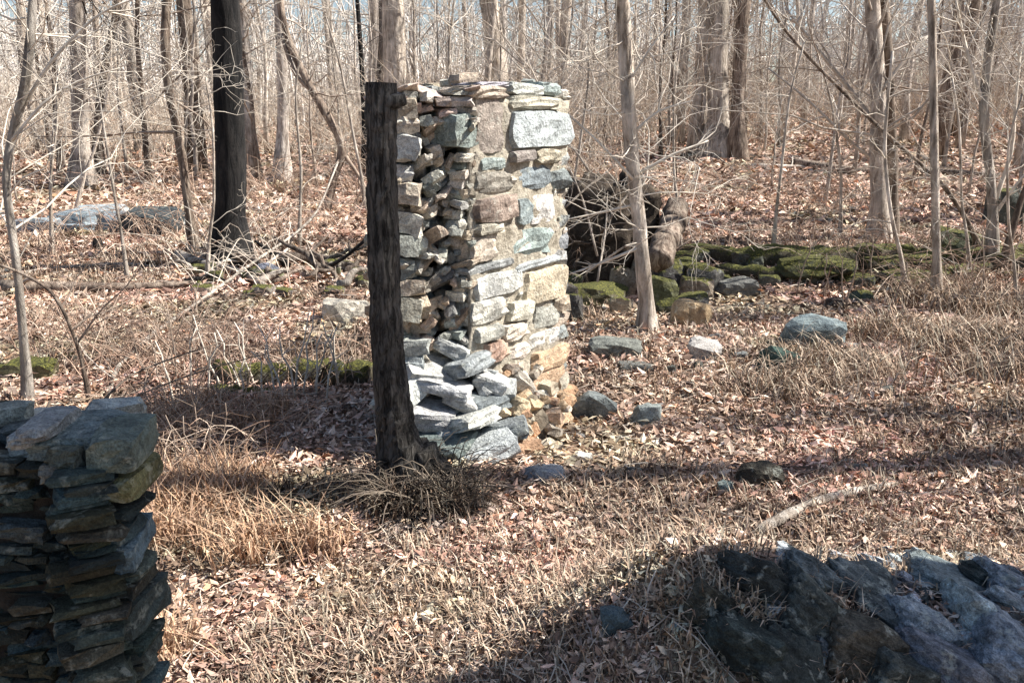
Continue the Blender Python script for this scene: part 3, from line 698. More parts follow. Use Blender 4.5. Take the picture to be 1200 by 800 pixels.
stem_tree('dark_tree', 'thick near black tree trunk standing in the leaves left of the snag', 'tree', (268, 312), [(270, 250), (270, 180), (268, 110), (266, 50), (263, 0), (260, -60)],
          [19, 18, 17, 16.5, 16, 15.5, 15], 'dark', ext=9, seed=1, extra=10, bz=(2.5, 12), blen=(1.5, 3.5), brad=(.02, .05), maxlev=4)
for (pts) in ([(262, 235), (240, 215), (225, 150)],): pass
stem_tree('slim_tree', 'slim sunlit tree with many fine side twigs standing behind the ruin', 'tree', (760, 390), [(757, 350), (752, 300), (748, 250), (741, 190), (737, 130), (734, 80), (731, 30), (728, -20)],
          [10, 9, 8.5, 8, 8, 8, 8, 8, 7], 'pale', ext=5, seed=2, extra=57, bz=(.7, 3.4), blen=(0.60, 1.80),
          branches=[([(742, 210), (700, 165), (650, 120), (600, 70)], 2), ([(745, 240), (700, 250), (650, 260)], 2), ([(750, 290), (700, 310), (665, 322)], 2.2), ([(738, 160), (770, 130), (812, 118)], 2), ([(746, 205), (790, 180), (830, 165)], 2.4), ([(735, 100), (760, 60), (790, 20)], 2)])
stem_tree('leaning_tree', 'crooked brown tree curving down between dark trunk and bluish stone line', 'tree', (228, 300), [(222, 250), (214, 190), (205, 140), (196, 95), (193, 40), (196, 0), (198, -30)],
          [5, 5, 5, 5, 5, 5, 5, 4.5], 'brown', ext=4, seed=3, extra=18, bz=(1, 6), blen=(0.78, 2.34), branches=[([(205, 155), (160, 155), (100, 160), (40, 160)], 2), ([(207, 120), (240, 140), (262, 170)], 1.5)])
stem_tree('bent_sapling', 'bent sapling arching over the sticks between dark trunk and snag', 'sapling', (378, 250), [(392, 205), (402, 180), (398, 160), (380, 130), (360, 95), (342, 60), (330, 20), (325, -20)],
          [4, 4.5, 5, 5, 5, 4.5, 4, 4, 3.5], 'brown', ext=2.5, seed=4, extra=14, bz=(.8, 4), blen=(0.78, 1.95), branches=[([(402, 180), (420, 205), (440, 240)], 3), ([(330, 40), (345, 90), (380, 120), (398, 158)], 3)])
stem_tree('pale_sapling', 'pale thin tree rising beyond the low dark wall', 'sapling', (32, 470), [(28, 400), (22, 330), (14, 270), (6, 210), (14, 160), (30, 100), (36, 40), (40, -20)],
          [5, 5, 4.5, 4.5, 4.5, 5, 5, 4.5, 4], 'pale', ext=3, seed=5, extra=30, bz=(.8, 2.8), blen=(0.75, 1.95), branches=[([(24, 130), (60, 70), (110, 20), (150, 0)], 2.5), ([(14, 165), (50, 120), (90, 95), (140, 80)], 2)])
stem_tree('curved_sapling', 'thin dark sapling bowed over above the low dark wall', 'sapling', (108, 478), [(96, 420), (78, 370), (60, 340), (30, 322), (0, 310), (-30, 305)],
          [2.5, 2.3, 2, 2, 1.8, 1.5, 1], 'brown', seed=6, extra=4, bz=(.3, .8), blen=(.3, .6), branches=[([(92, 400), (120, 360), (150, 335), (170, 300)], 1.3)])
stem_tree('pink_barked_tree', 'large pinkish grey tree rising straight above the snag', 'tree', (462, 205), [(462, 150), (463, 100), (462, 50), (460, 0), (459, -60)], [15, 13.5, 13, 13, 12.5, 12], 'pale', ext=10, seed=7, extra=10, bz=(3, 14), blen=(1.5, 4), brad=(.02, .05), maxlev=4)
stem_tree('two_tone_tree', 'straight tree with bright right side rising above the middle of the ruin', 'tree', (588, 190), [(586, 140), (585, 95), (580, 50), (572, 0), (566, -50)], [12, 11, 11, 10.5, 10, 9.5], 'pale', ext=10, seed=8, extra=12, bz=(2, 14), blen=(1.2, 3.5), brad=(.015, .04), maxlev=4)
stem_tree('big_pale_tree', 'stout pale barked tree on the far bank in front of the thicket', 'tree', (838, 186), [(842, 140), (840, 90), (842, 40), (843, 0), (843, -50)], [15, 12.5, 12, 11.5, 11, 10.5], 'pale', ext=11, seed=9, extra=12, bz=(2.5, 15), blen=(1.5, 4), brad=(.02, .06), maxlev=4)
stem_tree('brown_tree', 'brown tree close against the stout pale barked tree', 'tree', (864, 188), [(864, 140), (866, 90), (868, 40), (872, 0), (876, -50)], [9, 8, 7.5, 7, 6.5, 6], 'brown', ext=9, seed=10, extra=10, bz=(1, 12), blen=(1.2, 3.5), brad=(.012, .03), maxlev=4)
stem_tree('twin_stem_tree', 'grey tree with its lit stem behind the long mossy log', 'tree', (1030, 285), [(1030, 230), (1028, 180), (1030, 120), (1026, 60), (1022, 0), (1018, -50)], [10, 9, 9, 8.5, 8, 8, 7], 'bark', ext=7, seed=11, extra=32, bz=(1, 7), blen=(1.04, 3.12), brad=(.01, .022),
          branches=[([(1028, 150), (1000, 110), (960, 60), (920, 10)], 3.5), ([(1030, 110), (1060, 70), (1090, 40)], 3), ([(1028, 190), (1000, 170), (950, 120), (900, 80)], 2.5)])
stem_tree('brown_tree', 'brown stem growing tight beside the lit stem of the grey tree', 'tree', (1044, 282), [(1046, 230), (1046, 180), (1042, 120), (1040, 60), (1036, 0), (1030, -50)], [7, 6.5, 6, 6, 5.5, 5, 5], 'brown', ext=6, seed=12, extra=8, bz=(1, 7), blen=(.8, 2), brad=(.008, .02))
stem_tree('white_sapling', 'slender straight stem with a white lit edge in front of the mossy boulder', 'sapling', (1098, 358), [(1098, 300), (1096, 240), (1095, 180), (1094, 120), (1093, 60), (1091, 0), (1090, -50)], [5, 4.8, 4.5, 4.5, 4.5, 4.3, 4.2, 4], 'pale', ext=4, seed=13, extra=10, bz=(1.4, 5), blen=(0.52, 1.30))
stem_tree('arching_sapling', 'thin brown stem arching down to the forked stems on the bank', 'sapling', (1160, 300), [(1135, 260), (1105, 215), (1070, 185), (1030, 150), (990, 110), (950, 70), (915, 30), (890, -10)], [3, 2.8, 2.6, 2.4, 2.2, 2, 1.8, 1.6, 1.5], 'brown', seed=14, extra=21, bz=(.6, 2.5), blen=(0.65, 1.69))
stem_tree('forked_tree', 'forked slender tree with a bright stem beside the dark boulder', 'tree', (1162, 312), [(1164, 250), (1160, 200), (1152, 140), (1156, 80), (1164, 30), (1172, -20)], [6, 5.5, 5, 5.5, 5, 5, 4.5], 'pale', ext=5, seed=15, extra=25, bz=(.8, 4.5), blen=(0.78, 2.08),
          branches=[([(1160, 260), (1180, 230), (1200, 205), (1230, 180)], 2.5), ([(1156, 130), (1140, 90), (1128, 40), (1120, 0)], 3), ([(1164, 240), (1186, 180), (1190, 120), (1196, 60)], 3)])
stem_tree('forked_tree', 'brown stem leaning away from the forked slender tree', 'tree', (1172, 318), [(1186, 270), (1196, 235), (1215, 190), (1230, 130)], [4, 4, 3.5, 3, 2.5], 'brown', ext=2, seed=16, extra=8, bz=(.5, 2), blen=(.5, 1.2))
stem_tree('leaning_sapling', 'thin pale stem slanting across between the grey tree and mossy rock', 'sapling', (1066, 342), [(1056, 300), (1046, 262), (1040, 220), (1036, 170), (1040, 120), (1046, 60)], [2.6, 2.4, 2.2, 2, 2, 1.8, 1.5], 'pale', seed=17, extra=10, bz=(.5, 2.2), blen=(0.52, 1.17))
stem_tree('grey_tree', 'grey tree with a brown lower trunk near the low bluish stone line', 'tree', (95, 220), [(96, 170), (93, 120), (92, 60), (90, 0), (88, -40)], [12, 9.5, 9, 9, 8.5, 8], 'bark', ext=9, seed=18, extra=14, bz=(1, 12), blen=(1, 3), brad=(.012, .04), maxlev=4)
stem_tree('brown_tree', 'brown thin tree beside the grey tree near the bluish stone line', 'tree', (115, 205), [(114, 160), (118, 110), (126, 60), (136, 20), (140, -20)], [6, 5, 4.5, 4, 4, 3.5], 'brown', ext=6, seed=19, extra=10, bz=(1, 8), blen=(1, 2.6), brad=(.01, .02))
stem_tree('pale_tree', 'pale straight tree with a dark left side beyond the bent sapling', 'tree', (330, 215), [(331, 160), (332, 110), (330, 60), (327, 0), (325, -40)], [8, 7, 6.5, 6, 6, 5.5], 'bark', ext=8, seed=20, extra=10, bz=(1, 10), blen=(1, 2.8), brad=(.01, .03))
stem_tree('thin_black_stem', 'thin black stem standing just past the snag top', 'sapling', (428, 200), [(427, 150), (425, 100), (423, 60), (420, 20), (417, -20)], [3.2, 3, 2.8, 2.6, 2.4, 2], 'dark', ext=3, seed=21, extra=6, bz=(1, 7), blen=(.7, 2), brad=(.006, .014))

for k, (bx, by, top) in enumerate([(60, 300, (70, 120)), (150, 330, (120, 140)), (85, 250, (130, 90)), (800, 300, (790, 100)), (905, 300, (925, 110)), (985, 282, (975, 120)), (1140, 330, (1125, 150)), (660, 300, (690, 100)), (350, 290, (345, 110)), (1195, 360, (1180, 170)), (430, 250, (400, 80)), (240, 330, (250, 150))]):
    mx = (bx+top[0])/2+(k % 3-1)*6
    stem_tree('slender_shoot', 'slender pale twiggy shoot standing in the open around the ruin', 'sapling', (bx, by), [((bx+mx)/2, by*.7+top[1]*.3), (mx, (by+top[1])/2), (top[0], top[1]), (top[0]+(k % 5-2)*9, top[1]-60)],
              [2, 1.8, 1.6, 1.3, .9], 'pale', seed=70+k, extra=12, bz=(.4, 3.2), blen=(.5, 1.3), brad=(.0025, .006), group='slender twiggy shoots around the ruin')
# fallen branches
def stick(px, r0, label, name='fallen_branch', matk='brown', Y=None, lift=None, cat='branch', group=None, seed=0, twigs=3, taper=.4):
    rg = np.random.default_rng(3000+seed)
    if Y is None: pts = [G(x, y) for x, y in px]; pts = [p+np.array([0, 0, .015+r0*pxsize(p)*.7]) for p in pts]
    elif hasattr(Y, '__len__'): pts = [P(x, y, yy) for (x, y), yy in zip(px, Y)]
    else: pts = [P(x, y, Y) for x, y in px]
    pts = np.array(pts); s = pxsize(pts[0])
    t = np.linspace(0, len(pts)-1, len(pts)*3-2); q = np.stack([np.interp(t, np.arange(len(pts)), pts[:, a]) for a in range(3)], 1)
    if len(q) > 4: q[1:-1] = q[1:-1]*.5+(q[:-2]+q[2:])*.25
    base = q[0].copy()
    B = Buf(); col = TW[matk]
    root = link(name, None, None, base)
    tube(B, q-base, np.linspace(r0*s, r0*s*taper, len(q)), 7, wob=.1, rg=rg); link('stem', B.mesh('stem', M[matk]), root)
    if twigs:
        for k in range(twigs):
            B = Buf(); i = int(rg.integers(1, len(q)-1)); d = unit(unit(q[i+1]-q[i])+rg.normal(size=3)*.7+np.array([0, 0, .4]))
            grow(B, q[i]-base, d, rg.uniform(.2, .5), max(r0*s*.35, .003), 2, rg, 3, (0, 0, 2, 0), .2, 0, 0, col)
            link('twig', B.mesh('twig', M['twig']), root)
    return tag(root, label, cat, group)
stick([(126, 470), (135, 430), (180, 390), (245, 345), (300, 305), (345, 275), (372, 250), (396, 190)], 3, 'long crooked branch slanting up from the low wall to the bent sapling', matk='pale', Y=[5.6, 6.2, 7.2, 8.6, 10, 11.5, 12.6, 14.5], seed=1, taper=.9, twigs=5)
stick([(372, 318), (400, 305), (430, 280), (440, 268)], 3, 'dark curved branch reaching behind the snag', matk='dark', Y=10.5, seed=2)
stick([(210, 305), (240, 318), (275, 322), (310, 340)], 7, 'bleached fallen limb at the foot of the dark trunk', 'fallen_limb', 'pale', seed=3)
stick([(330, 310), (370, 308), (410, 318), (432, 326)], 8, 'brown fallen limb lying behind the snag', 'fallen_limb', 'brown', seed=4)
stick([(888, 632), (910, 618), (950, 600), (1000, 584), (1048, 578)], 8, 'grey white weathered branch lying on the grass above the mound', 'fallen_branch', 'pale', seed=5, twigs=0, taper=.6)
stick([(268, 345), (300, 318), (340, 290)], 4, 'pale straight stick propped at the dark trunk', matk='pale', Y=[9.6, 10.2, 10.6], seed=6)
stick([(255, 330), (235, 308), (200, 300), (170, 300)], 4, 'weathered stick lying left of the dark trunk', matk='pale', seed=7)
stick([(470, 345), (360, 500), (340, 520)], 1.2, 'thin bare shoot', matk='brown', Y=5.2, seed=8) if False else None
stick([(255, 540), (320, 470), (380, 430), (432, 395)], 1.4, 'thin brown shoot slanting in front of the mossy log left of the snag', 'bare_shoot', 'brown', Y=[4.9, 5.4, 5.8, 6.2], seed=9)
stick([(135, 475), (180, 455), (250, 430), (330, 410)], 1.4, 'thin arching shoot above the end of the low wall', 'bare_shoot', 'brown', Y=[4.2, 4.6, 5, 5.6], seed=10)
stick([(120, 470), (150, 440), (200, 420), (262, 400)], 1.6, 'dark shoot fanning out above the low wall slab', 'bare_shoot', 'brown', Y=[4.4, 4.8, 5.2, 5.6], seed=11)
stick([(700, 402), (760, 396), (830, 390), (870, 372)], 2, 'thin stick lying across the lit leaves by the slim tree', 'fallen_branch', 'pale', seed=12)
stick([(848, 388), (872, 378), (890, 372)], 4, 'short dark chunk of wood in the leaves below the mossy rock', 'wood_chunk', 'brown', seed=13, twigs=0)
stick([(880, 198), (950, 200), (1010, 203)], 3, 'pale fallen limb lying on the far bank', 'fallen_limb', 'pale', seed=14, twigs=2)
stick([(930, 196), (1000, 207), (1100, 205), (1170, 212)], 6, 'long dark fallen trunk on the far bank behind the grey tree', 'fallen_log', 'brown', seed=15, twigs=2, cat='log')
stick([(0, 345), (70, 346), (150, 345), (230, 340)], 9, 'dark log standing in for a shade strip in the clearing before the bluish stone line', 'fallen_log', 'brown', seed=16, twigs=2, cat='log')  # dark log laid where a tree shadow crosses the clearing
stick([(0, 330), (60, 318), (150, 312), (190, 318)], 3, 'thin grey log behind the dark shade strip log', 'fallen_log', 'pale', seed=17, twigs=0, cat='log')
stick([(100, 165), (160, 158), (250, 152)], 4, 'dark log across the far clearing left of the dark trunk', 'fallen_log', 'brown', seed=18, twigs=0, cat='log')

rg_ = np.random.default_rng(81)
for k in range(16):
    x0 = rg_.uniform(215, 420); y0 = rg_.uniform(312, 345); dx = rg_.uniform(25, 70)*rg_.choice([-1, 1]); a = G(x0, y0); b = G(np.clip(x0+dx, 200, 432), y0-rg_.uniform(0, 14)); a[2] += .05; b[2] += rg_.uniform(.05, .4)
    q = np.array([a+(b-a)*f+np.array([0, 0, .05*math.sin(f*3.1)])+rg_.normal(size=3)*.015 for f in np.linspace(0, 1, 6)]); B = Buf()
    tube(B, q-a, np.linspace(rg_.uniform(.025, .06), .015, 6), 7, wob=.1, rg=rg_)
    o = link('dead_limb', B.mesh('dead_limb', M[['brown', 'dark', 'pale', 'brown'][k % 4]]), None, a)
    tag(o, ['brown', 'blackened', 'bleached', 'brown'][k % 4]+' dead limb in the tangle between dark trunk and snag', 'branch', ['brown', 'blackened', 'bleached', 'brown'][k % 4]+' limbs of the tangle by the dark trunk')
# mossy logs
def moss_log(px, r_px, label, seed, lift=.5, col=(.07, .06, .04), mat='moss', cat='log', name='mossy_log'):
    rg = np.random.default_rng(seed); pts = np.array([G(x, y) for x, y in px]); s = pxsize(pts[0]); r = r_px*s
    pts[:, 2] += r*lift
    t = np.linspace(0, len(pts)-1, len(pts)*6-5); q = np.stack([np.interp(t, np.arange(len(pts)), pts[:, a]) for a in range(3)], 1)
    q[1:-1] += rg.normal(size=(len(q)-2, 3))*r*.12
    base = q[0].copy(); B = Buf(); tube(B, q-base, r*rg.uniform(.8, 1.15, len(q)), 12, wob=.14, rg=rg)
    o = link(name, B.mesh(name, M[mat]), None, base); o.color = (*col, 1)
    return tag(o, label, cat)
moss_log([(800, 305), (880, 312), (960, 310), (1040, 306), (1100, 312)], 13, 'long moss covered log stretching right from the root mass', 1)
moss_log([(1010, 318), (1080, 314), (1150, 306), (1210, 300)], 11, 'dark mossy log running on behind the white edged stem', 12)
moss_log([(840, 322), (900, 328), (960, 326)], 9, 'low mossy log just in front of the long moss covered log', 13)
moss_log([(1080, 335), (1120, 325), (1160, 318)], 8, 'short mossy log at the foot of the forked stems', 2)
moss_log([(258, 448), (320, 451), (380, 449), (436, 452)], 17, 'thick moss topped log behind the snag base', 3)
moss_log([(250, 462), (290, 465), (318, 465)], 8, 'small mossy log in front of the thick moss topped log', 4)
moss_log([(0, 440), (40, 442), (70, 440)], 10, 'mossy log end near the pale thin tree', 5)
# grey log pieces with lichen by the slim tree
def bucked_log():
    px = [(764, 332), (772, 308), (778, 285), (788, 264), (793, 240)]; Ys = [8.6, 8.9, 9.2, 9.55, 9.9]
    for k in range(4):
        if k == 0: continue
        rg = np.random.default_rng(60+k)
        a = P(*px[k], Ys[k]); b = P(*px[k+1], Ys[k+1]); d = b-a; a = a+d*.04; b = b-d*.04
        z = (a+b)/2; r = 15*pxsize(a)
        B = Buf(); tube(B, np.array([a+(b-a)*f for f in np.linspace(0, 1, 6)])-z, r*rg.uniform(.85, 1.12, 6), 14, wob=.1, rg=rg)
        o = link('log_round', B.mesh('log_round', M['brown']), None, z); o.color = (*[(.26, .24, .20), (.17, .20, .24), (.42, .40, .37), (.14, .16, .145)][k], 1)
        tag(o, ['mossy grey log piece lowest on the slope beside the slim tree', 'bluish lichen covered log piece beside the slim tree', 'bleached white log piece between bluish and dark green pieces', 'dark green grey log piece topmost beside the root mass'][k], 'log')
bucked_log()
# root mass of a fallen tree
def root_mass():
    g = G(705, 345); g[1] += .5; rg = np.random.default_rng(77)
    root = link('root_mass', None, None, g); tag(root, 'dark upturned root mass full of sticks behind the ruin', 'root mass')
    V, T = facet_rock(71, (.56, .40, .80), 4, 20, .2, ins=.8); V[:, 2] += .55; B = Buf(); B.add(V, None, T)
    link('soil', B.mesh('soil', M['soil']), root)
    V, T = facet_rock(72, (.36, .3, .66), 4, 20, .2, ins=.8); V += np.array([.42, .15, .72]); B = Buf(); B.add(V, None, T)
    link('soil', B.mesh('soil', M['soil']), root)
    for k in range(12):
        az = rg.uniform(0, 6.283); el = rg.uniform(-.1, 1.4); d = np.array([math.cos(az)*math.cos(el), math.sin(az)*math.cos(el)-.4, math.sin(el)])
        B = Buf(); grow(B, np.array([rg.uniform(-.3, .5), -.1, .5+rg.normal()*.15]), d, rg.uniform(.5, 1.1), rg.uniform(.012, .035), 1, rg, 3, (0, 3, 2, 0), .25, .08, 0, (.09, .07, .055))
        link('root', B.mesh('root', M['twig']), root)
root_mass()
for k, (a, b, y0, y1) in enumerate([((690, 318), (760, 275), 8.2, 8.0), ((655, 250), (720, 195), 8.3, 8.6), ((700, 330), (712, 225), 8.1, 8.5),
                                    ((700, 300), (660, 180), 8.2, 8.6), ((690, 200), (648, 160), 8.5, 8.8), ((712, 260), (765, 190), 8.2, 8.5)]):
    m = ((a[0]+b[0])/2+4, (a[1]+b[1])/2-6)
    stick([a, m, b], 1.5, 'bare pale stick leaning over the dark root mass', 'dead_stick', 'pale', Y=[y0, (y0+y1)/2, y1], seed=40+k, group='sticks leaning over the root mass', twigs=2)

# pale dead stalks left of the snag, and young shoots elsewhere
def stalk(px, py, hpx, label, group, seed, matk='pale', rpx=1.5, lean=30):
    rg = np.random.default_rng(5000+seed); g = G(px, py); s = pxsize(g); h = hpx*s
    n = 5; ln_ = lean*s*rg.uniform(-1, 1); pts = np.array([[rg.normal()*.004*i+ln_*i/n, rg.normal()*.004*i, h*i/n] for i in range(n+1)])
    pts[0, 2] = -.05; B = Buf(); tube(B, pts, np.linspace(rpx*s, rpx*s*.45, n+1), 5, TW[matk])
    for k in range(3):
        i = int(rg.integers(1, n)); grow(B, pts[i], np.array([rg.normal(), rg.normal(), .8]), h*.25, rpx*s*.45, 3, rg, 3, (), .2, 0, .05, TW[matk])
    o = link('dead_stalk' if matk == 'pale' else 'young_shoot', B.mesh('stalk', M['twig']), None, g)
    return tag(o, label, 'stalk', group)
rg_ = np.random.default_rng(8)
for k, px in enumerate([291, 300, 312, 320, 334, 347, 356, 366, 372, 398, 401, 282, 340, 385, 228, 205, 246, 262]):
    stalk(px+rg_.normal()*3, 470+rg_.normal()*6, rg_.uniform(60, 110), 'pale upright dead stalk by the thick moss topped log', 'pale dead stalks by the moss topped log', k)
for k in range(26):
    stalk(rg_.uniform(150, 300), rg_.uniform(430, 590), rg_.uniform(50, 120), 'brown bare shoot in the brush past the low wall', 'brown shoots past the low wall', 100+k, 'brown', 1.1, 30)
for k in range(20):
    stalk(rg_.uniform(830, 1200), rg_.uniform(290, 380), rg_.uniform(35, 80), 'thin bare shoot growing around the mossy logs', 'shoots around the mossy logs', 200+k, 'brown', 1.1, 20)
g0 = G(115, 294); B = Buf(); tube(B, [(0, 0, -.05), (.01, 0, .08), (0, .01, .17)], [.075, .07, .05], 9, wob=.1, rg=rng); o = link('tree_stump', B.mesh('tree_stump', M['dark']), None, g0); tag(o, 'small dark stump in the clearing before the bluish stone line', 'stump')

# ---- the wood behind: every tree its own object
protoT = [make_tree('forest_tree', 300+i, 13+2.2*(i % 4), .11+.026*(i % 5), .34, 9, ['bark', 'pale', 'bark', 'brown', 'pale', 'pale'][i], (0, 4, 3, 3), .02*(i-3), 9, 3) for i in range(6)]
protoU = [make_tree('understory_tree', 400+i, 5.5+1.1*i, .038+.007*i, .14, 17, ['pale', 'bark', 'pale', 'bark', 'brown', 'pale'][i], (0, 5, 4, 3), .05*((i % 3)-1), 3, 3, .5, .09) for i in range(6)]
def bark_of(o): return [c for c in o.children if c.name.startswith('trunk')][0].data.materials[0].name.replace('_bark', ' barked')
def scatter(protos, n, ymin, ymax, label, group, cat, seed, smin=.8, smax=1.25, mind=1.0, avoid=True, xs=.68):
    rg = np.random.default_rng(seed); placed = []; used = set(); tries = 0
    while len(placed) < n and tries < n*60:
        tries += 1
        y = ymin*(ymax/ymin)**(rg.random()**.8); x = rg.uniform(-1, 1)*(xs*y+1)
        u = x/y
        if y < 23 and avoid:
            if u < -.15 and y < 21: continue       # the clearing on the left
            if u > .12 and y < 22: continue
        if any((x-a)**2+(y-b)**2 < mind**2 for a, b in placed): continue
        placed.append((x, y)); k = int(rg.integers(len(protos)))
        o = copy_tree(protos[k]) if k in used else protos[k]; used.add(k)
        s = rg.uniform(smin, smax); o.location = (x, y, ghs(x, y)); o.rotation_euler = (rg.normal()*.03, rg.normal()*.03, rg.uniform(0, 6.283)); o.scale = (s, s, s)
        tag(o, label % bark_of(o), cat, group % bark_of(o))
    for k, p in enumerate(protos):
        if k not in used:
            for ch in list(p.children): bpy.data.objects.remove(ch)
            bpy.data.objects.remove(p)
scatter(protoT, 62, 21, 65, 'tall %s bare forest tree standing in the wood behind the clearing', 'tall %s trees of the wood', 'tree', 1, .75, 1.3, 1.1)
scatter(protoU, 105, 17, 45, 'small %s many branched tree growing under the tall trees', 'small %s understory trees', 'tree', 2, .7, 1.2, .7)

for k, (px_, py_) in enumerate([(905, 222), (965, 240), (1135, 232), (1188, 246), (1066, 226), (150, 206), (20, 236), (58, 222), (372, 222), (655, 222), (792, 212), (1000, 206), (300, 206), (690, 206)]):
    rr_ = np.random.default_rng(700+k); g = G(px_, py_); o = copy_tree([p for p in protoU][k % 6]); sc_ = rr_.uniform(.45, .75)
    o.location = g; o.rotation_euler = (rr_.normal()*.06, rr_.normal()*.06, rr_.uniform(0, 6.283)); o.scale = (sc_, sc_, sc_)
    tag(o, 'small %s tree standing out alone at the edge of the clearing' % bark_of(o), 'tree', 'small %s trees at the clearing edge' % bark_of(o))
for k, (x_, y_, s_) in enumerate([(6.4, 7.0, 1.15), (7.2, 5.9, 1.1), (7.8, 8.6, 1.2), (6.0, 4.6, .9)]):  # unseen small trees added to dapple the ground right of the ruin
    o = copy_tree(protoU[(k*2+1) % 6]); o.location = (x_, y_, ghs(x_, y_)); o.rotation_euler = (0, 0, k*1.7); o.scale = (s_, s_, s_)
    tag(o, 'many branched unseen tree added to dapple shade over the loose rocks', 'tree', 'unseen trees added to dapple the rocks')
# unseen trees on the sunny side, placed for the shadows they cast
def off_tree(x, y, r, h, label, seed, lean=0., nl=9):
    o = make_tree('unseen_shade_tree', seed, h, r, .62, nl, 'brown', (0, 4, 3, 2), lean, 0, 3, .2, .003); o.location = (x, y, ghs(x, y)); tag(o, label, 'tree')
off_tree(3.7, 2.56, .5, 17, 'massive unseen shade tree added right of the mound', 601)  # added so its trunk shades the mound, outcrop and low wall
off_tree(7.4, 5.02, .19, 12, 'tall unseen shade tree off to the sunny side of the ruin', 602)

off_tree(9.6, 5.95, .12, 10, 'lean unseen shade tree off to the sunny side of the rocks', 605, 0, 3)
off_tree(12.5, 14.5, .42, 12, 'thick unseen shade tree beyond the mossy bank on the sunny side', 606, 0, 4)
off_tree(13.4, 15.5, .40, 12, 'second thick unseen shade tree beyond the mossy bank on the sunny side', 608, 0, 4)
off_tree(15.0, 20.2, .3, 12, 'thick tree on the far bank on the sunny side', 607, 0, 4)
# ------------------------------------------------------------------ thicket and far wood (uncountable)
def thicket(name, N, ymin, ymax, hmin, hmax, rmin, rmax, cols, seed, label, spread=.25, xs=.72, clear=True):
    rg = np.random.default_rng(seed)
    y = ymin*(ymax/ymin)**rg.random(N); x = rg.uniform(-1, 1, N)*(xs*y+1); u = x/y
    keep = np.ones(N, bool)
    if clear:
        lim = np.where(u < -.15, 25, np.where(u > .12, 26, 18)); keep = (y > lim+4*(fbm(x*.4, y*.4, 2)-.5))
    dens = fbm(x*.35+3, y*.35, 3); keep &= dens > .36
    x, y = x[keep], y[keep]; n = len(x); k = 5
    h = rg.uniform(hmin, hmax, n)**1.0; z0 = gh(x, y)
    PT = np.zeros((n, k, 3)); lean = rg.normal(size=(n, 2))*spread; bend = rg.normal(size=(n, 2))*spread*.8
    for i in range(k):
        f = i/(k-1); PT[:, i, 0] = x+h*(lean[:, 0]*f+bend[:, 0]*f*f)+rg.normal(size=n)*.02*h*(i > 0); PT[:, i, 1] = y+h*(lean[:, 1]*f+bend[:, 1]*f*f); PT[:, i, 2] = z0-.05+h*f*(1-.18*f)
    r = rg.uniform(rmin, rmax, n)*(1+y/40); RD = r[:, None]*np.linspace(1, .35, k)[None]
    B = Buf(); cc = np.array(cols)[rg.integers(len(cols), size=n)]*rg.uniform(.6, 1.3, (n, 1)); tubes_batch(B, PT, RD, 3, cc)
    # side twigs
    for rep in range(3):
        i = rg.integers(1, k-1, n); p0 = PT[np.arange(n), i]; d = rg.normal(size=(n, 3)); d[:, 2] = np.abs(d[:, 2])*.8; d /= np.linalg.norm(d, axis=1)[:, None]
        ln = h*rg.uniform(.15, .45, n); Q3 = np.stack([p0, p0+d*ln[:, None]*.5+rg.normal(size=(n, 3))*.04, p0+d*ln[:, None]+np.array([0, 0, .06])], 1)
        tubes_batch(B, Q3, r[:, None]*np.array([.6, .45, .25])[None], 3, cc)
    tag(link(name, B.mesh(name, M['twig'])), label, 'undergrowth', kind='stuff')
BRUSH = [(.55, .46, .37), (.62, .54, .45), (.40, .31, .24), (.48, .41, .35), (.30, .24, .19), (.56, .45, .34)]
thicket('undergrowth', 7500, 15, 60, .8, 3.6, .003, .007, BRUSH, 5, 'tangle of bare brush filling the wood floor behind the clearing', .28)
thicket('far_wood', 2300, 45, 130, 5, 13, .015, .05, [(.62, .58, .54), (.68, .64, .59), (.48, .45, .42), (.56, .52, .48)], 6, 'pale far wood of bare trunks and twigs behind all', .07, .75, False)
thicket('arching_brush', 2400, 14, 40, 1.2, 4.2, .004, .008, [(.66, .58, .48), (.58, .48, .38), (.34, .27, .21)], 15, 'pale arching canes and twigs in front of the wood', .6)
# low brambles over the middle ground
def brambles(name, spots, label, seed, cols, r=.0022):
    rg = np.random.default_rng(seed); B = Buf()
    for (px, py, rad, n, hh) in spots:
        g = G(px, py)
        for_ = n; a = rg.uniform(0, 6.283, n); rr = rad*np.sqrt(rg.random(n)); x = g[0]+rr*np.cos(a)*1.4; y = g[1]+rr*np.sin(a)
        z = gh(x, y); h = hh*rg.uniform(.4, 1.2, n); d = rg.normal(size=(n, 2))*.9; k = 5; PT = np.zeros((n, k, 3))
        for i in range(k):
            f = i/(k-1); PT[:, i, 0] = x+h*d[:, 0]*f; PT[:, i, 1] = y+h*d[:, 1]*f; PT[:, i, 2] = z+h*(f*2-f*f*1.3)
        tubes_batch(B, PT, r*(1+g[1]*.12)*np.ones((n, 1))*np.linspace(1, .4, k)[None], 3, np.array(cols)[rg.integers(len(cols), size=n)]*rg.uniform(.6, 1.3, (n, 1)))
    tag(link(name, B.mesh(name, M['twig'])), label, 'brush', kind='stuff')
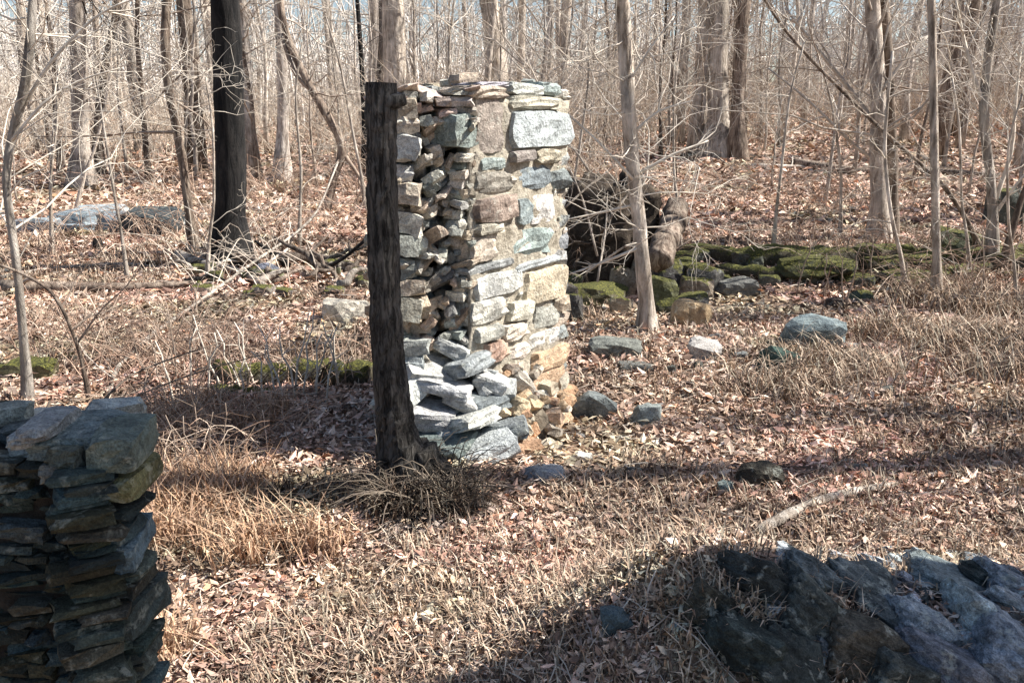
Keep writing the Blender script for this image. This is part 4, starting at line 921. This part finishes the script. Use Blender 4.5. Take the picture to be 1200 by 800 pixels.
brambles('brush', [(220, 520, .5, 260, .35), (180, 560, .3, 160, .3), (200, 430, .7, 260, .45), (320, 440, .7, 200, .4), (120, 400, .9, 200, .5), (300, 270, 1.6, 260, .7), (180, 290, 1.6, 160, .6), (60, 300, 1.4, 160, .6),
                   (340, 230, 2.2, 300, .9), (700, 320, .7, 160, .6), (1100, 330, 1.2, 220, .5), (1180, 350, .8, 200, .45), (950, 290, 1.8, 220, .5), (860, 240, 2.2, 200, .7), (640, 230, 1.2, 220, .9), (1000, 240, 2, 160, .7)],
         'thin brown brush stems tangled over the leaf litter', 9, [(.40, .29, .22), (.30, .20, .15), (.50, .40, .32), (.22, .15, .11)])

brambles('pale_brush', [(268, 306, .5, 34, .9), (240, 316, .5, 20, .7), (310, 335, .6, 30, .6), (690, 300, .8, 60, .9)], 'bleached tangled twigs around the dark trunk and boulder', 19, [(.66, .58, .49), (.58, .5, .42)], .0026)
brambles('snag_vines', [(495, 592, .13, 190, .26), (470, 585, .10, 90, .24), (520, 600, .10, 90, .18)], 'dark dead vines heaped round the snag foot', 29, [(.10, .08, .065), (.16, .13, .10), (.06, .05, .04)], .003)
# ------------------------------------------------------------------ leaf litter and dry grass
LEAFC = np.array([(.47, .36, .275), (.50, .355, .29), (.62, .51, .42), (.21, .145, .11), (.34, .275, .235), (.42, .24, .16), (.72, .62, .53), (.28, .195, .15), (.12, .085, .068), (.44, .39, .345)])
LEAFP = np.array([.19, .17, .12, .14, .10, .05, .035, .11, .055, .03])
def litter(name, N, ymin, ymax, s0, seed, label, xs=.72, damp_=.5, pink_=.7, bright=1.22):
    rg = np.random.default_rng(seed)
    y = ymin*(ymax/ymin)**rg.random(N); x = rg.uniform(-1, 1, N)*(xs*y+.4)
    s = s0*np.clip(np.exp(rg.normal(size=N)*.45), .35, 2.4)*(y/4)**.6
    z = gh(x, y)+.006+.03*rg.random(N)**2*(1+s*4)
    kp = rg.random(N) > .6*smooth(.56, .66, fbm(x*2.6+11, y*2.6+5, 3)); x, y, s, z = x[kp], y[kp], s[kp], z[kp]; N = len(x)
    yaw = rg.uniform(0, 6.283, N); tl = rg.normal(size=(N, 2))*.38
    ex = np.stack([np.cos(yaw), np.sin(yaw), tl[:, 0]], 1); ey = np.stack([-np.sin(yaw), np.cos(yaw), tl[:, 1]], 1)
    c = np.stack([x, y, z], 1); cur = rg.uniform(.0, .5, N)[:, None]*np.array([0, 0, 1.]); w = rg.uniform(.3, .55, N)[:, None]
    S = s[:, None]; fold = S*rg.uniform(-.1, .35, N)[:, None]*np.array([0, 0, 1.])
    V = np.stack([c-ex*S*.5+cur*S*.5, c+ey*S*w*.55+ex*S*.05+fold, c+ex*S*.5+cur*S*.6, c-ey*S*w*.55-ex*S*.03+fold], 1)
    b = np.arange(N)[:, None]*4
    T = np.concatenate([b+np.array([[0, 1, 2]]), b+np.array([[0, 2, 3]])], 0)
    patch = fbm(x*.9+4, y*.9, 3)[:, None]
    damp = smooth(.52, .66, fbm(x*1.7+40, y*1.7, 4))[:, None]; pink = smooth(.5, .62, fbm(x*1.1+70, y*1.1+9, 3))[:, None]; grn = smooth(.60, .68, fbm(x*1.3+90, y*1.3+3, 3))[:, None]
    tint = bright*(1-damp_*damp)*(1+pink_*pink*np.array([.10, -.04, .0]))*(1+grn*np.array([-.16, -.03, -.12]))
    col = tint*LEAFC[rg.choice(len(LEAFC), N, p=LEAFP)]*rg.uniform(.6, 1.3, (N, 1))*(.65+.7*patch)*np.array([1.03, .97, .93])
    B = Buf(); B.add(V.reshape(-1, 3), None, T, np.repeat(col, 4, 0))
    tag(link(name, B.mesh(name, M['leaf'], False)), label, 'leaves', kind='stuff')
litter('leaf_litter', 330000, 1.5, 14, .031, 3, 'dry tan and brown fallen leaves covering the ground around the ruin')
litter('far_leaf_litter', 120000, 12, 60, .042, 4, 'dry fallen leaves on the wood floor farther back', damp_=.2, pink_=.2, bright=1.25)
def twig_litter():
    rg = np.random.default_rng(66); n = 5000
    y = 1.8*(14/1.8)**rg.random(n); x = rg.uniform(-1, 1, n)*(.7*y+.3); L = rg.uniform(.05, .3, n)*(y/4)**.4; a = rg.uniform(0, 6.283, n)
    PT = np.zeros((n, 4, 3))
    for i in range(4):
        f = i/3-.5; PT[:, i, 0] = x+np.cos(a)*L*f+rg.normal(size=n)*.008; PT[:, i, 1] = y+np.sin(a)*L*f+rg.normal(size=n)*.008; PT[:, i, 2] = gh(PT[:, i, 0], PT[:, i, 1])+.03+rg.random(n)*.02
    B = Buf(); tubes_batch(B, PT, (rg.uniform(.0015, .004, n)*(y/4)**.6)[:, None]*np.array([1, .9, .7, .4])[None], 4, np.array([(.36, .30, .25), (.20, .15, .12), (.55, .49, .42), (.12, .09, .07)])[rg.integers(4, size=n)])
    tag(link('twig_litter', B.mesh('twig_litter', M['twig'])), 'small broken twigs strewn over the leaves', 'twigs', kind='stuff')
twig_litter()
GRASSC = np.array([(.46, .35, .255), (.42, .31, .23), (.58, .48, .37), (.22, .155, .11), (.34, .235, .165), (.33, .29, .22), (.15, .11, .085)])
def grass(name, tx, ty, per, ln, seed, label, cols=GRASSC, flat=.9, w0=.0022, rad=.05):
    rg = np.random.default_rng(seed); n0 = len(tx); n = n0*per
    x = np.repeat(tx, per)+rg.normal(size=n)*rad; y = np.repeat(ty, per)+rg.normal(size=n)*rad
    z = gh(x, y); L = ln*rg.uniform(.5, 1.4, n)*(1+np.maximum(y-5, 0)*.04); a = np.repeat(rg.uniform(0, 6.283, n0), per)+rg.normal(size=n)*1.1
    d = np.stack([np.cos(a), np.sin(a)], 1)*rg.uniform(.2, 1, n)[:, None]*flat
    w = w0*(1+y*.16); side = np.stack([-np.sin(a), np.cos(a), np.zeros(n)], 1)*w[:, None]
    p0 = np.stack([x, y, z-.005], 1); p1 = p0+np.stack([d[:, 0]*L*.4, d[:, 1]*L*.4, L*.55], 1); p2 = p1+np.stack([d[:, 0]*L*.6, d[:, 1]*L*.6, L*(.45-.75*flat*rg.random(n))], 1)
    V = np.stack([p0-side, p0+side, p1+side*.8, p1-side*.8, p2], 1); b = np.arange(n)[:, None]*5
    B = Buf(); col = cols[np.random.default_rng(seed+1).integers(len(cols), size=n)]*rg.uniform(.7, 1.3, (n, 1))
    B.add(V.reshape(-1, 3), b+np.array([[0, 1, 2, 3]]), b+np.array([[3, 2, 4]]), np.repeat(col, 5, 0))
    tag(link(name, B.mesh(name, M['grass'], False)), label, 'grass', kind='stuff')
rg = np.random.default_rng(90); N = 9000
ty = 1.6*(13/1.6)**rg.random(N); tx = rg.uniform(-1, 1, N)*(.7*ty+.4); k_ = fbm(tx*.8+20, ty*.8, 3)+.12*smooth(-.5, 1.5, tx) > .47
grass('dry_grass', tx[k_], ty[k_], 12, .10, 91, 'flattened dry straw grass spread through the leaves')
def clumps(spots, seed):
    rg = np.random.default_rng(seed); X = []; Y = []
    for (px, py, r, n) in spots:
        g = G(px, py); a = rg.uniform(0, 6.283, n); q = r*np.sqrt(rg.random(n)); X.append(g[0]+q*np.cos(a)*1.3); Y.append(g[1]+q*np.sin(a)*.8)
    return np.concatenate(X), np.concatenate(Y)
x_, y_ = clumps([(1080, 400, .5, 26), (1150, 410, .5, 34), (1010, 440, .4, 22), (1180, 370, .5, 26), (930, 460, .25, 12), (1100, 360, .5, 14), (1190, 440, .4, 20)], 1)
grass('tall_dry_grass', x_, y_, 45, .24, 92, 'bushy mounds of tan dry grass on the right bank', flat=1.3, rad=.10)
x_, y_ = clumps([(225, 605, .22, 34), (195, 640, .15, 16), (240, 575, .2, 20), (180, 520, .3, 20), (230, 500, .4, 26), (330, 650, .25, 14), (170, 780, .1, 10)], 2)
grass('rust_grass', x_, y_, 40, .20, 93, 'rust coloured dry grass tuft beside the low wall end', np.array([(.46, .29, .18), (.42, .27, .18), (.52, .38, .26), (.30, .19, .13)]), 1.0, rad=.05)
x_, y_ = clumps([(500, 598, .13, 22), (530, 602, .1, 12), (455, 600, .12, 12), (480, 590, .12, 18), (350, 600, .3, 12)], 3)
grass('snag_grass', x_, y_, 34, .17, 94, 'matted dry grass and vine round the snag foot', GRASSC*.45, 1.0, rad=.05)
